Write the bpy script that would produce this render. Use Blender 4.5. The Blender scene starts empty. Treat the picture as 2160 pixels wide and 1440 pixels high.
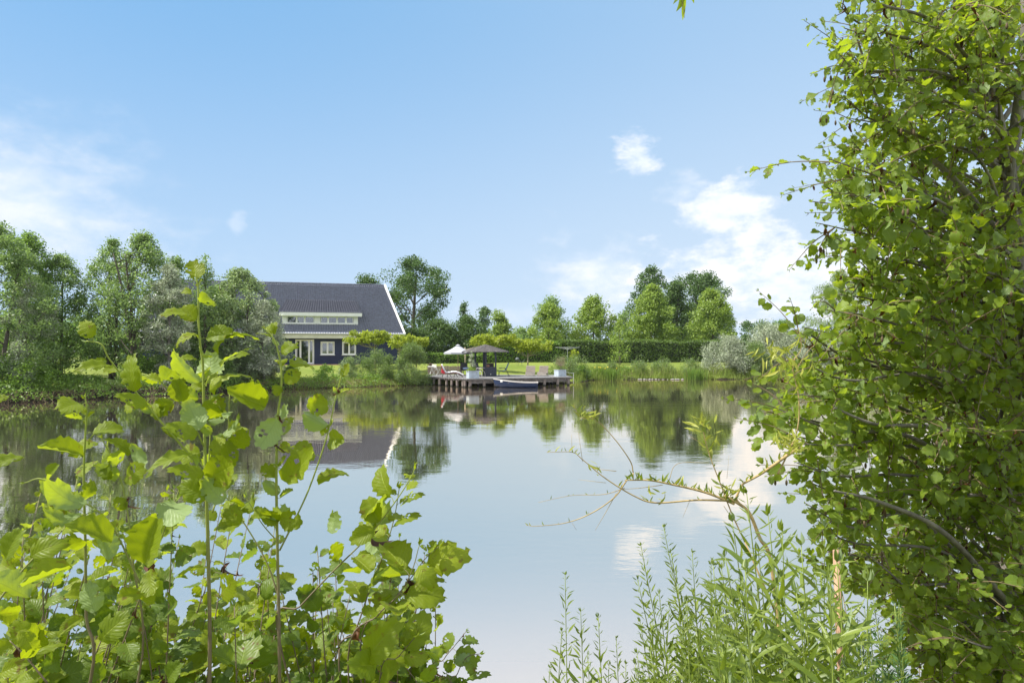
import bpy, math, random
import numpy as np
from mathutils import Vector, Matrix
R = math.radians
SC = bpy.context.scene
COL = SC.collection

# ------------------------------------------------------------------ camera, sky, sun, exposure
EYE = 2.5                      # eye height above the water (m)
F = 1440.0                     # focal length in photo pixels
HOR = 740.0                    # row of the horizon in the photo
cam_d = bpy.data.cameras.new('camera'); cam = bpy.data.objects.new('camera', cam_d); COL.objects.link(cam)
cam.location = (0, 0, EYE); cam.rotation_euler = (R(90), 0, 0)
cam_d.lens = 24.0; cam_d.sensor_width = 36.0
cam_d.shift_y = 20.0/2160.0
cam_d.clip_start = 0.05; cam_d.clip_end = 6000
SC.camera = cam
SC.view_settings.view_transform = 'Standard'; SC.view_settings.look = 'None'
SC.view_settings.gamma = 1.0; SC.view_settings.exposure = 0.75
SC.cycles.max_bounces = 8; SC.cycles.transparent_max_bounces = 8
SC.cycles.diffuse_bounces = 4; SC.cycles.glossy_bounces = 4; SC.cycles.transmission_bounces = 4
SC.cycles.caustics_reflective = False; SC.cycles.caustics_refractive = False

SUN_EL, SUN_AZ = R(54), R(-98)          # azimuth clockwise from +Y (the way the camera looks)
sd = bpy.data.lights.new('sun', 'SUN'); sd.energy = 4.7; sd.angle = R(0.8); sd.color = (1.0, .95, .87)
sun = bpy.data.objects.new('sun', sd); COL.objects.link(sun)
to_sun = Vector((math.sin(SUN_AZ)*math.cos(SUN_EL), math.cos(SUN_AZ)*math.cos(SUN_EL), math.sin(SUN_EL)))
sun.rotation_euler = to_sun.to_track_quat('Z', 'Y').to_euler()
sun.location = to_sun*60

W = bpy.data.worlds.new("World"); SC.world = W; W.use_nodes = True
nt = W.node_tree; nt.nodes.clear()
def N(nt, t, **k):
    n = nt.nodes.new(t)
    for a, b in k.items():
        if a.startswith('i_'):
            key = a[2:]
            n.inputs[int(key) if key.isdigit() else key].default_value = b
        else: setattr(n, a, b)
    return n
def L(nt, a, b): nt.links.new(a, b)
def math_(nt, op, a, b=None, clamp=False):
    n = nt.nodes.new('ShaderNodeMath'); n.operation = op; n.use_clamp = clamp
    for i, v in enumerate((a, b)):
        if v is None: continue
        if hasattr(v, 'default_value') or hasattr(v, 'links'): nt.links.new(v, n.inputs[i])
        else: n.inputs[i].default_value = v
    return n.outputs[0]
def mixc(nt, fac, a, b, mode='MIX'):
    n = nt.nodes.new('ShaderNodeMix'); n.data_type = 'RGBA'; n.blend_type = mode
    for s, v in ((n.inputs[0], fac), (n.inputs[6], a), (n.inputs[7], b)):
        if hasattr(v, 'links'): nt.links.new(v, s)
        elif isinstance(v, (int, float)): s.default_value = v
        else: s.default_value = (v[0], v[1], v[2], 1)
    return n.outputs[2]
def sstep(nt, v, a, b):
    n = nt.nodes.new('ShaderNodeMapRange'); n.interpolation_type = 'SMOOTHSTEP'
    nt.links.new(v, n.inputs[0]); n.inputs[1].default_value = a; n.inputs[2].default_value = b
    return n.outputs[0]
sky = N(nt, 'ShaderNodeTexSky', sky_type='NISHITA')
sky.sun_disc = False; sky.sun_elevation = SUN_EL; sky.sun_rotation = SUN_AZ
sky.air_density = 1.0; sky.dust_density = 0.6; sky.ozone_density = 1.6
tc = N(nt, 'ShaderNodeTexCoord'); sep = N(nt, 'ShaderNodeSeparateXYZ'); L(nt, tc.outputs['Generated'], sep.inputs[0])
dx, dy, dz = sep.outputs
el = dz
az = math_(nt, 'ARCTAN2', dx, dy)
# a thin bright veil: stronger low in the sky
SKY_TINT = (0.60, 0.86, 1.22)
base = mixc(nt, 1.0, sky.outputs[0], SKY_TINT, 'MULTIPLY')
veil = math_(nt, 'SUBTRACT', 1.0, sstep(nt, el, -0.02, 0.50))
veil = math_(nt, 'MULTIPLY', veil, 0.74)
# whiter towards the right-hand side of the view
rightness = math_(nt, 'MULTIPLY', sstep(nt, az, -0.55, 0.6), 0.40)
veil = math_(nt, 'MAXIMUM', veil, 0.0)
veil = math_(nt, 'ADD', veil, rightness, clamp=True)
VEILC = (4.9, 6.0, 7.3)
BLUE = (1.95, 4.15, 6.7)
base = mixc(nt, 0.80, base, BLUE)
base = mixc(nt, veil, base, VEILC)
# clouds, laid out by direction
noi = N(nt, 'ShaderNodeTexNoise', i_Scale=5.5, i_Detail=9.0, i_Roughness=0.58, i_Distortion=0.25)
mp = N(nt, 'ShaderNodeMapping'); mp.inputs['Scale'].default_value = (1, 1, 1.9)
L(nt, tc.outputs['Generated'], mp.inputs[0]); L(nt, mp.outputs[0], noi.inputs['Vector'])
noi2 = N(nt, 'ShaderNodeTexNoise', i_Scale=19.0, i_Detail=8.0, i_Roughness=0.62); L(nt, mp.outputs[0], noi2.inputs['Vector'])
def cloud(px, py, rx, ry, soft, amt, nw=1.0):
    a0 = math.atan((px-1080)/F); e0 = math.sin(math.atan((HOR-py)/F*math.cos(a0)))
    ra, re = rx/F, ry/F
    a = math_(nt, 'DIVIDE', math_(nt, 'SUBTRACT', az, a0), ra)
    e = math_(nt, 'DIVIDE', math_(nt, 'SUBTRACT', el, e0), re)
    d = math_(nt, 'SQRT', math_(nt, 'ADD', math_(nt, 'MULTIPLY', a, a), math_(nt, 'MULTIPLY', e, e)))
    nn = math_(nt, 'ADD', math_(nt, 'MULTIPLY', math_(nt, 'SUBTRACT', noi.outputs[0], 0.5), 2.6*nw),
               math_(nt, 'MULTIPLY', math_(nt, 'SUBTRACT', noi2.outputs[0], 0.5), 2.2*nw))
    v = math_(nt, 'ADD', math_(nt, 'SUBTRACT', 1.0, d), nn)
    return math_(nt, 'MULTIPLY', sstep(nt, v, 0.0, soft), amt)
cl = None
for c in ((40, 420, 330, 190, 1.3, .80, .45), (250, 510, 200, 90, 1.8, .6, .8), (1352, 335, 50, 46, .8, .95), (1445, 405, 66, 44, 1.2, .6), (1515, 450, 120, 66, .8, .98),
          (1540, 565, 250, 105, .8, 1.0), (1660, 610, 360, 95, .9, 1.0), (1250, 580, 170, 110, 1.3, .85, .8), (1900, 560, 420, 110, .9, .8),
          (1100, 660, 500, 45, 1.6, .35), (500, 480, 22, 34, .8, .3)):
    o = cloud(*c)
    cl = o if cl is None else math_(nt, 'MAXIMUM', cl, o)
# unseen broken cloud overhead and behind, added and brightened as fill light
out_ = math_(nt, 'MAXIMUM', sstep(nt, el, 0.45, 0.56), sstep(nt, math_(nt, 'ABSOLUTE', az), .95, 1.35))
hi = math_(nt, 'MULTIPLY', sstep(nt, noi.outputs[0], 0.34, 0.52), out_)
CLOUDC = (8.0, 8.1, 8.4)
shade = mixc(nt, sstep(nt, noi2.outputs[0], 0.35, 0.65), (7.0, 7.6, 8.5), CLOUDC)
base = mixc(nt, cl, base, shade)
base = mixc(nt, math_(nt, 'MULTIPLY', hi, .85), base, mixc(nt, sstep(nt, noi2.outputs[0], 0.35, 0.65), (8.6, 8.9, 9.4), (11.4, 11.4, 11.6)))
bg = N(nt, 'ShaderNodeBackground'); bg.inputs[1].default_value = 0.08
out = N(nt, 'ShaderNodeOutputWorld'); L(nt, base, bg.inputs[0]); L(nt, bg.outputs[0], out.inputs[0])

# ------------------------------------------------------------------ helpers
def P(px, py, D): return Vector(((px-1080.0)/F*D, D, EYE-(py-HOR)/F*D))
def tag(o, label=None, cat=None, group=None, kind=None):
    if label: o['label'] = label
    if cat: o['category'] = cat
    if group: o['group'] = group
    if kind: o['kind'] = kind
    return o
def empty(name, loc, rz=0.0):
    o = bpy.data.objects.new(name, None); COL.objects.link(o); o.location = loc; o.rotation_euler = (0, 0, rz)
    o.empty_display_size = .2
    return o
def link(name, me, mat, parent=None, smooth=False):
    o = bpy.data.objects.new(name, me); COL.objects.link(o)
    for m in (mat if isinstance(mat, (list, tuple)) else [mat]): me.materials.append(m)
    if parent is not None: o.parent = parent
    if smooth: me.polygons.foreach_set('use_smooth', [True]*len(me.polygons))
    return o
def cat_rom(pts, n=5):
    pts = [Vector(p) for p in pts]
    if len(pts) < 3: return pts
    P_ = [pts[0]*2-pts[1]] + pts + [pts[-1]*2-pts[-2]]
    out = []
    for i in range(1, len(P_)-2):
        a, b, c, d = P_[i-1:i+3]
        for k in range(n):
            t = k/n
            out.append(0.5*((2*b)+(c-a)*t+(2*a-5*b+4*c-d)*t*t+(3*b-a-3*c+d)*t*t*t))
    out.append(pts[-1]); return out
class MB:
    def __init__(s): s.v = []; s.f = []
    def add(s, vs, fs):
        k = len(s.v); s.v += [tuple(v) for v in vs]; s.f += [tuple(i+k for i in f) for f in fs]; return s
    def box(s, c, size, rz=0.0, M=None, bev=0.0):
        x, y, z = [q/2 for q in size]
        vs = [Vector((a*x, b*y, d*z)) for d in (-1, 1) for b in (-1, 1) for a in (-1, 1)]
        m = M or Matrix.Rotation(rz, 3, 'Z')
        vs = [m @ v + Vector(c) for v in vs]
        return s.add(vs, [(0, 2, 3, 1), (4, 5, 7, 6), (0, 1, 5, 4), (2, 6, 7, 3), (0, 4, 6, 2), (1, 3, 7, 5)])
    def bar(s, a, b, w, h=None, up=(0, 0, 1)):
        a, b = Vector(a), Vector(b); d = (b-a); l = d.length; d.normalize(); h = h or w
        up = Vector(up)
        if abs(d.dot(up)) > .98: up = Vector((0, 1, 0))
        x = d.cross(up).normalized(); z = x.cross(d)
        vs = [p + x*w/2*i + z*h/2*j for p in (a, b) for i, j in ((-1, -1), (1, -1), (1, 1), (-1, 1))]
        return s.add(vs, [(3, 2, 1, 0), (4, 5, 6, 7), (0, 1, 5, 4), (1, 2, 6, 5), (2, 3, 7, 6), (3, 0, 4, 7)])
    def tube(s, pts, r0, r1=None, n=6, cap=True):
        pts = [Vector(p) for p in pts]; r1 = r0 if r1 is None else r1
        m = len(pts); k = len(s.v); up = Vector((.31, .17, .93)); vs = []
        for i, p in enumerate(pts):
            d = (pts[min(i+1, m-1)]-pts[max(i-1, 0)])
            d = d.normalized() if d.length > 1e-9 else Vector((0, 0, 1))
            u = d.cross(up)
            if u.length < 1e-3: u = d.cross(Vector((1, 0, 0)))
            u.normalize(); w = d.cross(u); r = r0+(r1-r0)*i/max(1, m-1)
            for j in range(n):
                a = 2*math.pi*j/n; vs.append(p+(u*math.cos(a)+w*math.sin(a))*r)
        fs = [(i*n+j, i*n+(j+1) % n, (i+1)*n+(j+1) % n, (i+1)*n+j) for i in range(m-1) for j in range(n)]
        if cap: fs += [tuple(range(n-1, -1, -1)), tuple((m-1)*n+j for j in range(n))]
        return s.add(vs, fs)
    def lathe(s, prof, c=(0, 0, 0), n=16):
        vs = [(c[0]+r*math.cos(2*math.pi*j/n), c[1]+r*math.sin(2*math.pi*j/n), c[2]+z) for r, z in prof for j in range(n)]
        m = len(prof)
        fs = [(i*n+j, i*n+(j+1) % n, (i+1)*n+(j+1) % n, (i+1)*n+j) for i in range(m-1) for j in range(n)]
        fs += [tuple(range(n-1, -1, -1)), tuple((m-1)*n+j for j in range(n))]
        return s.add(vs, fs)
    def build(s, name, mat, parent=None, smooth=False):
        me = bpy.data.meshes.new(name); me.from_pydata(s.v, [], s.f); me.update()
        return link(name, me, mat, parent, smooth)
def np_mesh(name, V, FQ, uv=None, smooth=False):
    """V (n,3), FQ (m,4) quads, uv (m*4,2)"""
    me = bpy.data.meshes.new(name); m = len(FQ)
    me.vertices.add(len(V)); me.vertices.foreach_set('co', np.ascontiguousarray(V, dtype=np.float32).ravel())
    me.loops.add(m*4); me.loops.foreach_set('vertex_index', np.ascontiguousarray(FQ, dtype=np.int32).ravel())
    me.polygons.add(m); me.polygons.foreach_set('loop_start', np.arange(0, m*4, 4, dtype=np.int32))
    me.polygons.foreach_set('loop_total', np.full(m, 4, dtype=np.int32))
    if smooth: me.polygons.foreach_set('use_smooth', np.ones(m, dtype=bool))
    if uv is not None:
        l = me.uv_layers.new(name='UVMap'); l.data.foreach_set('uv', np.ascontiguousarray(uv, dtype=np.float32).ravel())
    me.update(calc_edges=True); return me
def norm(a): return a/np.maximum(np.linalg.norm(a, axis=-1, keepdims=True), 1e-9)
def scatter(tv, tf, tuv, pos, yd, nd, sc, wsc=None):
    """template leaf (verts k,3 with y along the leaf) put at pos with y axis yd and face normal about nd"""
    yd = norm(yd); x = norm(np.cross(yd, nd)); z = np.cross(x, yd)
    wsc = np.ones(len(pos)) if wsc is None else wsc
    tvv = tv[None, :, :]*sc[:, None, None]
    V = pos[:, None, :] + tvv[:, :, 0:1]*wsc[:, None, None]*x[:, None, :] + tvv[:, :, 1:2]*yd[:, None, :] + tvv[:, :, 2:3]*z[:, None, :]
    k = len(tv); n = len(pos)
    FQ = (tf[None] + (np.arange(n)*k)[:, None, None]).reshape(-1, 4)
    uv = None if tuv is None else np.tile(tuv, (n, 1))
    return V.reshape(-1, 3), FQ, uv
# ------------------------------------------------------------------ materials
MATS = {}
def new_mat(name):
    m = bpy.data.materials.new(name); m.use_nodes = True; t = m.node_tree; t.nodes.clear()
    o = N(t, 'ShaderNodeOutputMaterial'); return m, t, o
def mat(name, col, rough=.6, noise=0.0, nscale=6.0, bump=0.0, bscale=30.0, metal=0.0, spec=.5, stretch=(1, 1, 1), col2=None):
    if name in MATS: return MATS[name]
    m, t, o = new_mat(name); b = N(t, 'ShaderNodeBsdfPrincipled')
    b.inputs['Roughness'].default_value = rough; b.inputs['Metallic'].default_value = metal; b.inputs['Specular IOR Level'].default_value = spec
    tcn = N(t, 'ShaderNodeTexCoord'); mpn = N(t, 'ShaderNodeMapping'); mpn.inputs['Scale'].default_value = stretch
    L(t, tcn.outputs['Object'], mpn.inputs[0])
    if noise > 0 or col2:
        nz = N(t, 'ShaderNodeTexNoise', i_Scale=nscale, i_Detail=6.0, i_Roughness=.6); L(t, mpn.outputs[0], nz.inputs['Vector'])
        c2 = col2 or tuple(c*(1-noise) for c in col); c1 = col if col2 else tuple(min(1, c*(1+noise)) for c in col)
        L(t, mixc(t, sstep(t, nz.outputs[0], .3, .7), c2, c1), b.inputs['Base Color'])
    else: b.inputs['Base Color'].default_value = (*col, 1)
    if bump > 0:
        nb = N(t, 'ShaderNodeTexNoise', i_Scale=bscale, i_Detail=5.0); L(t, mpn.outputs[0], nb.inputs['Vector'])
        bp = N(t, 'ShaderNodeBump', i_Strength=bump, i_Distance=.02); L(t, nb.outputs[0], bp.inputs['Height']); L(t, bp.outputs[0], b.inputs['Normal'])
    L(t, b.outputs[0], o.inputs[0]); MATS[name] = m; return m
def leaf_mat(name, lo, hi, trans, tw=.4, gloss=.25, rough=.45, under=None, veins=False, objvar=.0, patch=.0, pscale=1.2):
    """lo..hi varies from leaf to leaf; trans = colour of light through the blade; under = colour of the lower face"""
    if name in MATS: return MATS[name]
    m, t, o = new_mat(name); g = N(t, 'ShaderNodeNewGeometry'); b = N(t, 'ShaderNodeBsdfPrincipled')
    c = mixc(t, g.outputs['Random Per Island'], lo, hi)
    if patch > 0:      # young and old growth in patches through the crown
        tcn = N(t, 'ShaderNodeTexCoord'); nz = N(t, 'ShaderNodeTexNoise', i_Scale=pscale, i_Detail=2.0); L(t, tcn.outputs['Object'], nz.inputs['Vector'])
        c = mixc(t, math_(t, 'MULTIPLY', sstep(t, nz.outputs[0], .42, .62), patch), c, hi)
    tr = N(t, 'ShaderNodeBsdfTranslucent'); tcol = trans
    if veins:
        uvn = N(t, 'ShaderNodeTexCoord'); s2 = N(t, 'ShaderNodeSeparateXYZ'); L(t, uvn.outputs['UV'], s2.inputs[0])
        au = math_(t, 'ABSOLUTE', math_(t, 'SUBTRACT', s2.outputs[0], .5))
        q = math_(t, 'SUBTRACT', math_(t, 'MULTIPLY', s2.outputs[1], 8.5), math_(t, 'MULTIPLY', au, 5.5))
        fr = math_(t, 'ABSOLUTE', math_(t, 'SUBTRACT', math_(t, 'FRACT', q), .5))
        side = math_(t, 'SUBTRACT', 1.0, sstep(t, fr, .02, .10))
        mid = math_(t, 'SUBTRACT', 1.0, sstep(t, au, .008, .03))
        vn = math_(t, 'MAXIMUM', mid, math_(t, 'MULTIPLY', side, .6))
        c = mixc(t, math_(t, 'MULTIPLY', vn, .5), c, tuple(min(1, x*1.5+.03) for x in hi))
        tcol = mixc(t, math_(t, 'MULTIPLY', vn, .5), trans, tuple(x*.55 for x in trans))
        bp = N(t, 'ShaderNodeBump', i_Strength=.5, i_Distance=.002); bp.invert = True
        L(t, math_(t, 'ADD', vn, math_(t, 'MULTIPLY', fr, 1.2)), bp.inputs['Height']); L(t, bp.outputs[0], b.inputs['Normal'])
    if veins:     # brown nibbled patches on some leaves
        nz = N(t, 'ShaderNodeTexNoise', i_Scale=70.0, i_Detail=2.0); tco = N(t, 'ShaderNodeTexCoord'); L(t, tco.outputs['Object'], nz.inputs['Vector'])
        sp = math_(t, 'MULTIPLY', sstep(t, nz.outputs[0], .63, .67), sstep(t, g.outputs['Random Per Island'], .35, .5)); c = mixc(t, sp, c, (.12, .07, .02))
    if under: c = mixc(t, g.outputs['Backfacing'], c, under)
    L(t, c, b.inputs['Base Color']); b.inputs['Roughness'].default_value = rough; b.inputs['Specular IOR Level'].default_value = gloss
    if hasattr(tcol, 'links'): L(t, tcol, tr.inputs[0])
    else:
        L(t, mixc(t, g.outputs['Random Per Island'], tuple(x*.75 for x in trans), tuple(min(1, x*1.25) for x in trans)), tr.inputs[0])
    mx = N(t, 'ShaderNodeMixShader'); mx.inputs[0].default_value = tw; L(t, b.outputs[0], mx.inputs[1]); L(t, tr.outputs[0], mx.inputs[2])
    L(t, mx.outputs[0], o.inputs[0]); MATS[name] = m; return m
BARK = mat('bark', (.10, .085, .065), .9, .35, 14, .6, 60)
BARKG = mat('grey_bark', (.15, .135, .115), .85, .4, 10, .4, 50, stretch=(1, 1, .3))
TWIG = mat('twig_bark', (.16, .12, .06), .8, .3, 40)
def sapling_bark():
    m, t, o = new_mat('sapling_bark'); b = N(t, 'ShaderNodeBsdfPrincipled', i_Roughness=.6); tcn = N(t, 'ShaderNodeTexCoord'); sp = N(t, 'ShaderNodeSeparateXYZ'); L(t, tcn.outputs['Object'], sp.inputs[0])
    nz = N(t, 'ShaderNodeTexNoise', i_Scale=60.0, i_Detail=3.0); L(t, tcn.outputs['Object'], nz.inputs['Vector'])
    br = mixc(t, nz.outputs[0], (.07, .05, .03), (.20, .15, .09)); L(t, mixc(t, sstep(t, sp.outputs[2], .95, 1.35), br, (.24, .29, .04)), b.inputs['Base Color']); L(t, b.outputs[0], o.inputs[0]); return m
SAPB = sapling_bark()
GSTEM = mat('green_stem', (.17, .22, .04), .6, .3, 25)
YTWIG = mat('yellow_twig', (.36, .26, .11), .7, .3, 30)
# ------------------------------------------------------------------ ground, water
SHORE = [(-90, 4), (-70, 16), (-48, 24), (-33, 29), (-24.5, 32.7), (-20.5, 37.6), (-15.2, 44.6), (-9.5, 48.5), (-6.6, 50.6), (0, 51.3), (4.6, 53.0),
         (6.2, 58.6), (12, 60), (24, 60.2), (38, 59), (55, 50), (66, 30), (62, 10), (40, 3.2), (12, 3.4), (0, 3.2), (-20, 3.4), (-60, 3.0)]
_sp = np.array(SHORE, float)
def shore_dist(x, y):
    """signed distance, positive on land"""
    p = np.stack([x, y], -1)[..., None, :]; a = _sp; b = np.roll(_sp, -1, 0); ab = b-a
    t = np.clip(((p-a)*ab).sum(-1)/(ab*ab).sum(-1), 0, 1)
    d = np.sqrt((((a+t[..., None]*ab)-p)**2).sum(-1)).min(-1)
    ins = np.zeros(x.shape, bool)
    for (x1, y1), (x2, y2) in zip(a, b):
        c = ((y1 > y) != (y2 > y)) & (x < (x2-x1)*(y-y1)/((y2-y1) if y2 != y1 else 1e-9)+x1); ins ^= c
    return np.where(ins, -d, d)
def _ss(x, a, b):
    t = np.clip((x-a)/(b-a), 0, 1); return t*t*(3-2*t)
def ground_z(x, y):
    x = np.asarray(x, float); y = np.asarray(y, float); sh = x.shape
    x = np.atleast_1d(x).ravel(); y = np.atleast_1d(y).ravel()
    d = shore_dist(x, y)
    wob = .35*np.sin(x*.9+y*.37)+.22*np.sin(x*2.3-y*1.1)+.12*np.sin(x*5.1+y*3.7)
    d = d + wob*_ss(np.abs(d), 6, 0)*(y > 15)
    far = _ss(d, -.1, .7)*.42+_ss(d, 2.0, 14)*.78
    near = _ss(d, -.1, 1.8)*.95
    h = np.where(y < 15, near, far)
    h = np.where(d < 0, -1.5*_ss(-d, 0, 3.5)-.02, h)
    h += np.where(d > 1, .05*np.sin(x*.31+1)*np.sin(y*.27), 0)
    return h.reshape(sh) if sh else float(h[0])
def gz(x, y): return float(ground_z(float(x), float(y)))
def spaced(lo, hi, step, far, grow=1.35):
    c = list(np.arange(lo, hi+1e-6, step)); s = step
    while c[-1] < far: s *= grow; c.append(c[-1]+s)
    s = step
    while c[0] > -far: s *= grow; c.insert(0, c[0]-s)
    return np.array(c)
gx = spaced(-46, 46, .5, 3000); gy = spaced(-2, 82, .5, 3000)
GX, GY = np.meshgrid(gx, gy); GZ = ground_z(GX, GY)
nx, ny = len(gx), len(gy)
V = np.stack([GX.ravel(), GY.ravel(), GZ.ravel()], 1)
i = np.arange(nx-1)[None] + np.arange(ny-1)[:, None]*nx
FQ = np.stack([i, i+1, i+nx+1, i+nx], -1).reshape(-1, 4)
m, t, o = new_mat('lawn_and_bank')
g = N(t, 'ShaderNodeNewGeometry'); s3 = N(t, 'ShaderNodeSeparateXYZ'); L(t, g.outputs['Position'], s3.inputs[0])
n1 = N(t, 'ShaderNodeTexNoise', i_Scale=.22, i_Detail=5.0); n2 = N(t, 'ShaderNodeTexNoise', i_Scale=9.0, i_Detail=6.0, i_Roughness=.7)
n3 = N(t, 'ShaderNodeTexNoise', i_Scale=1.3, i_Detail=4.0)
for q in (n1, n2, n3): L(t, g.outputs['Position'], q.inputs['Vector'])
c = mixc(t, sstep(t, n1.outputs[0], .35, .65), (.15, .20, .028), (.22, .26, .048))
c = mixc(t, math_(t, 'MULTIPLY', sstep(t, n2.outputs[0], .35, .7), .6), c, (.07, .12, .018))
c = mixc(t, math_(t, 'MULTIPLY', sstep(t, n3.outputs[0], .5, .7), .35), c, (.24, .24, .07))
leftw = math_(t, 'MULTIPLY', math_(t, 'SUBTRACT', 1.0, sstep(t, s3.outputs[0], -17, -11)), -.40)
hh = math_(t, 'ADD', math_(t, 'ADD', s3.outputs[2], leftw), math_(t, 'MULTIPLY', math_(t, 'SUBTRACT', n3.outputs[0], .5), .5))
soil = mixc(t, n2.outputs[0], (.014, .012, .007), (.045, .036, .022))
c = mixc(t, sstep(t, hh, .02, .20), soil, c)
b = N(t, 'ShaderNodeBsdfPrincipled', i_Roughness=.9); b.inputs['Specular IOR Level'].default_value = .15; L(t, c, b.inputs['Base Color'])
bp = N(t, 'ShaderNodeBump', i_Strength=.9, i_Distance=.08); L(t, n2.outputs[0], bp.inputs['Height']); L(t, bp.outputs[0], b.inputs['Normal'])
L(t, b.outputs[0], o.inputs[0])
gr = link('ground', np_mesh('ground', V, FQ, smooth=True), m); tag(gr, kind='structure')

m, t, o = new_mat('pond_water')
lw = N(t, 'ShaderNodeLayerWeight', i_Blend=.5)                     # facing: 0 straight on .. 1 grazing
g = N(t, 'ShaderNodeNewGeometry')
mp1 = N(t, 'ShaderNodeMapping'); mp1.inputs['Scale'].default_value = (.75, 1.5, 1); L(t, g.outputs['Position'], mp1.inputs[0])
r1 = N(t, 'ShaderNodeTexNoise', i_Scale=5.0, i_Detail=3.0, i_Roughness=.5); L(t, mp1.outputs[0], r1.inputs['Vector'])
r2 = N(t, 'ShaderNodeTexNoise', i_Scale=.9, i_Detail=2.0); L(t, mp1.outputs[0], r2.inputs['Vector'])
patchn = N(t, 'ShaderNodeTexNoise', i_Scale=.12, i_Detail=3.0); L(t, mp1.outputs[0], patchn.inputs['Vector'])
amp = math_(t, 'ADD', .35, sstep(t, patchn.outputs[0], .42, .62))
hgt = math_(t, 'ADD', math_(t, 'MULTIPLY', math_(t, 'MULTIPLY', r1.outputs[0], .0012), amp), math_(t, 'MULTIPLY', r2.outputs[0], .0028))
bp = N(t, 'ShaderNodeBump', i_Strength=1.0, i_Distance=1.0); L(t, hgt, bp.inputs['Height'])
gl = N(t, 'ShaderNodeBsdfGlossy', i_Roughness=.012); gl.inputs[0].default_value = (.97, .87, .735, 1); L(t, bp.outputs[0], gl.inputs['Normal'])
df = N(t, 'ShaderNodeBsdfDiffuse'); df.inputs[0].default_value = (.40, .35, .325, 1)
fac = math_(t, 'ADD', math_(t, 'MULTIPLY', sstep(t, lw.outputs['Facing'], .50, .76), .57), .41)
mx = N(t, 'ShaderNodeMixShader'); L(t, fac, mx.inputs[0]); L(t, df.outputs[0], mx.inputs[1]); L(t, gl.outputs[0], mx.inputs[2])
L(t, mx.outputs[0], o.inputs[0])
wm = MB(); wm.add([(-110, 0, 0), (90, 0, 0), (90, 75, 0), (-110, 75, 0)], [(0, 1, 2, 3)])
tag(wm.build('water', m), kind='structure')
# ------------------------------------------------------------------ distant trees and shrubs
RND = lambda seed: np.random.default_rng(seed)
# small leaf: a slightly folded rhomb of 4 corners / long one for willows
LT = np.array([(0, 0, 0), (.36, .5, .07), (0, 1, -.05), (-.36, .45, .07)]); LQ = np.array([(0, 1, 2, 3)])
LTN = np.array([(0, 0, 0), (.13, .45, .03), (0, 1, -.08), (-.13, .45, .03)])
M_ALD = leaf_mat('alder_leaf_far', (0.06625, 0.1231, 0.03407), (0.1893, 0.2934, 0.06625), (0.3218, 0.5111, 0.06625), .34, .35, patch=.35, pscale=.8)
M_BIR = leaf_mat('birch_leaf_far', (0.08518, 0.142, 0.053), (0.2271, 0.3218, 0.1041), (0.3407, 0.5111, 0.1136), .34, .4, patch=.3)
M_OAK = leaf_mat('oak_leaf_far', (0.0455, 0.08937, 0.02925), (0.1056, 0.1787, 0.04875), (0.13, 0.2438, 0.0325), .25, .3, patch=.5, pscale=.5)
M_DRK = leaf_mat('dark_leaf_far', (0.03718, 0.07605, 0.02366), (0.1014, 0.169, 0.03718), (0.1352, 0.2366, 0.0338), .25, .3, patch=.5, pscale=.8)
M_LIM = leaf_mat('lime_leaf_far', (0.1031, 0.1719, 0.03025), (0.275, 0.3712, 0.06875), (0.3575, 0.495, 0.06875), .34, .3, patch=.6, pscale=.9)
M_YEL = leaf_mat('plane_leaf_far', (.17, .235, .02), (.36, .42, .045), (.42, .50, .04), .38, .3, patch=.5, pscale=1.4)
M_SIL = leaf_mat('silver_willow_leaf', (0.2526, 0.311, 0.1846), (0.5831, 0.6413, 0.4469), (0.311, 0.3887, 0.175), .22, .4, under=(.36, .38, .31))
M_WIL = leaf_mat('grey_willow_leaf', (0.1458, 0.2234, 0.08746), (0.3498, 0.447, 0.1943), (0.3304, 0.4664, 0.1166), .28, .35, under=(.22, .26, .16))
M_BWL = leaf_mat('bright_willow_leaf', (.08, .14, .03), (.20, .29, .07), (.22, .34, .05), .32, .35, under=(.24, .30, .16))
M_SHR = leaf_mat('shrub_leaf_far', (0.0676, 0.1352, 0.02028), (0.1859, 0.3042, 0.04225), (0.2704, 0.4394, 0.0507), .32, .3, patch=.5)
M_HDG = leaf_mat('hedge_leaf', (0.0465, 0.093, 0.0186), (0.1318, 0.2015, 0.03875), (0.186, 0.2945, 0.031), .28, .3, patch=.4, pscale=2)
M_RED = leaf_mat('reddish_twig_leaf', (.14, .12, .07), (.30, .27, .17), (.2, .2, .08), .25, .3)

def crown_pts(rg, n, H0, H1, Rr, prof, asym=0.0, lb=1.0):
    """clump centres in a crown between heights H0 and H1"""
    t = rg.random(n)
    if prof == 'round': t = .5+.5*np.sign(t-.5)*np.abs(2*t-1)**.9; r = np.sqrt(np.clip(1-(2*t-1)**2, 0, 1))
    elif prof == 'egg': r = np.sin(np.pi*np.clip(t, 0, 1)**.62)**.7*.98+.02; r = np.where(t < .22, .72+.28*t/.22, r)
    elif prof == 'cone': r = (1-t)**.75*.95+.06; r *= np.clip(t/.10+.55, 0, 1)
    elif prof == 'column': r = np.clip(1.15*(1-t)**.45, 0, 1)*np.clip(.55+t/.25*.45, 0, 1)
    elif prof == 'dome': r = np.sqrt(np.clip(1-t**2, 0, 1))
    elif prof == 'flat': r = np.sqrt(np.clip(1-(2*t-1)**2, 0, 1))**.5
    a = rg.random(n)*2*np.pi; q = rg.random(n)**.42
    lob = 1+lb*.16*np.sin(3*a+rg.random()*6)+lb*.10*np.sin(5*a+rg.random()*6+t*5)
    rr = Rr*r*q*lob
    return np.stack([rr*np.cos(a)+asym*Rr*t, rr*np.sin(a), H0+(H1-H0)*t], 1)
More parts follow.
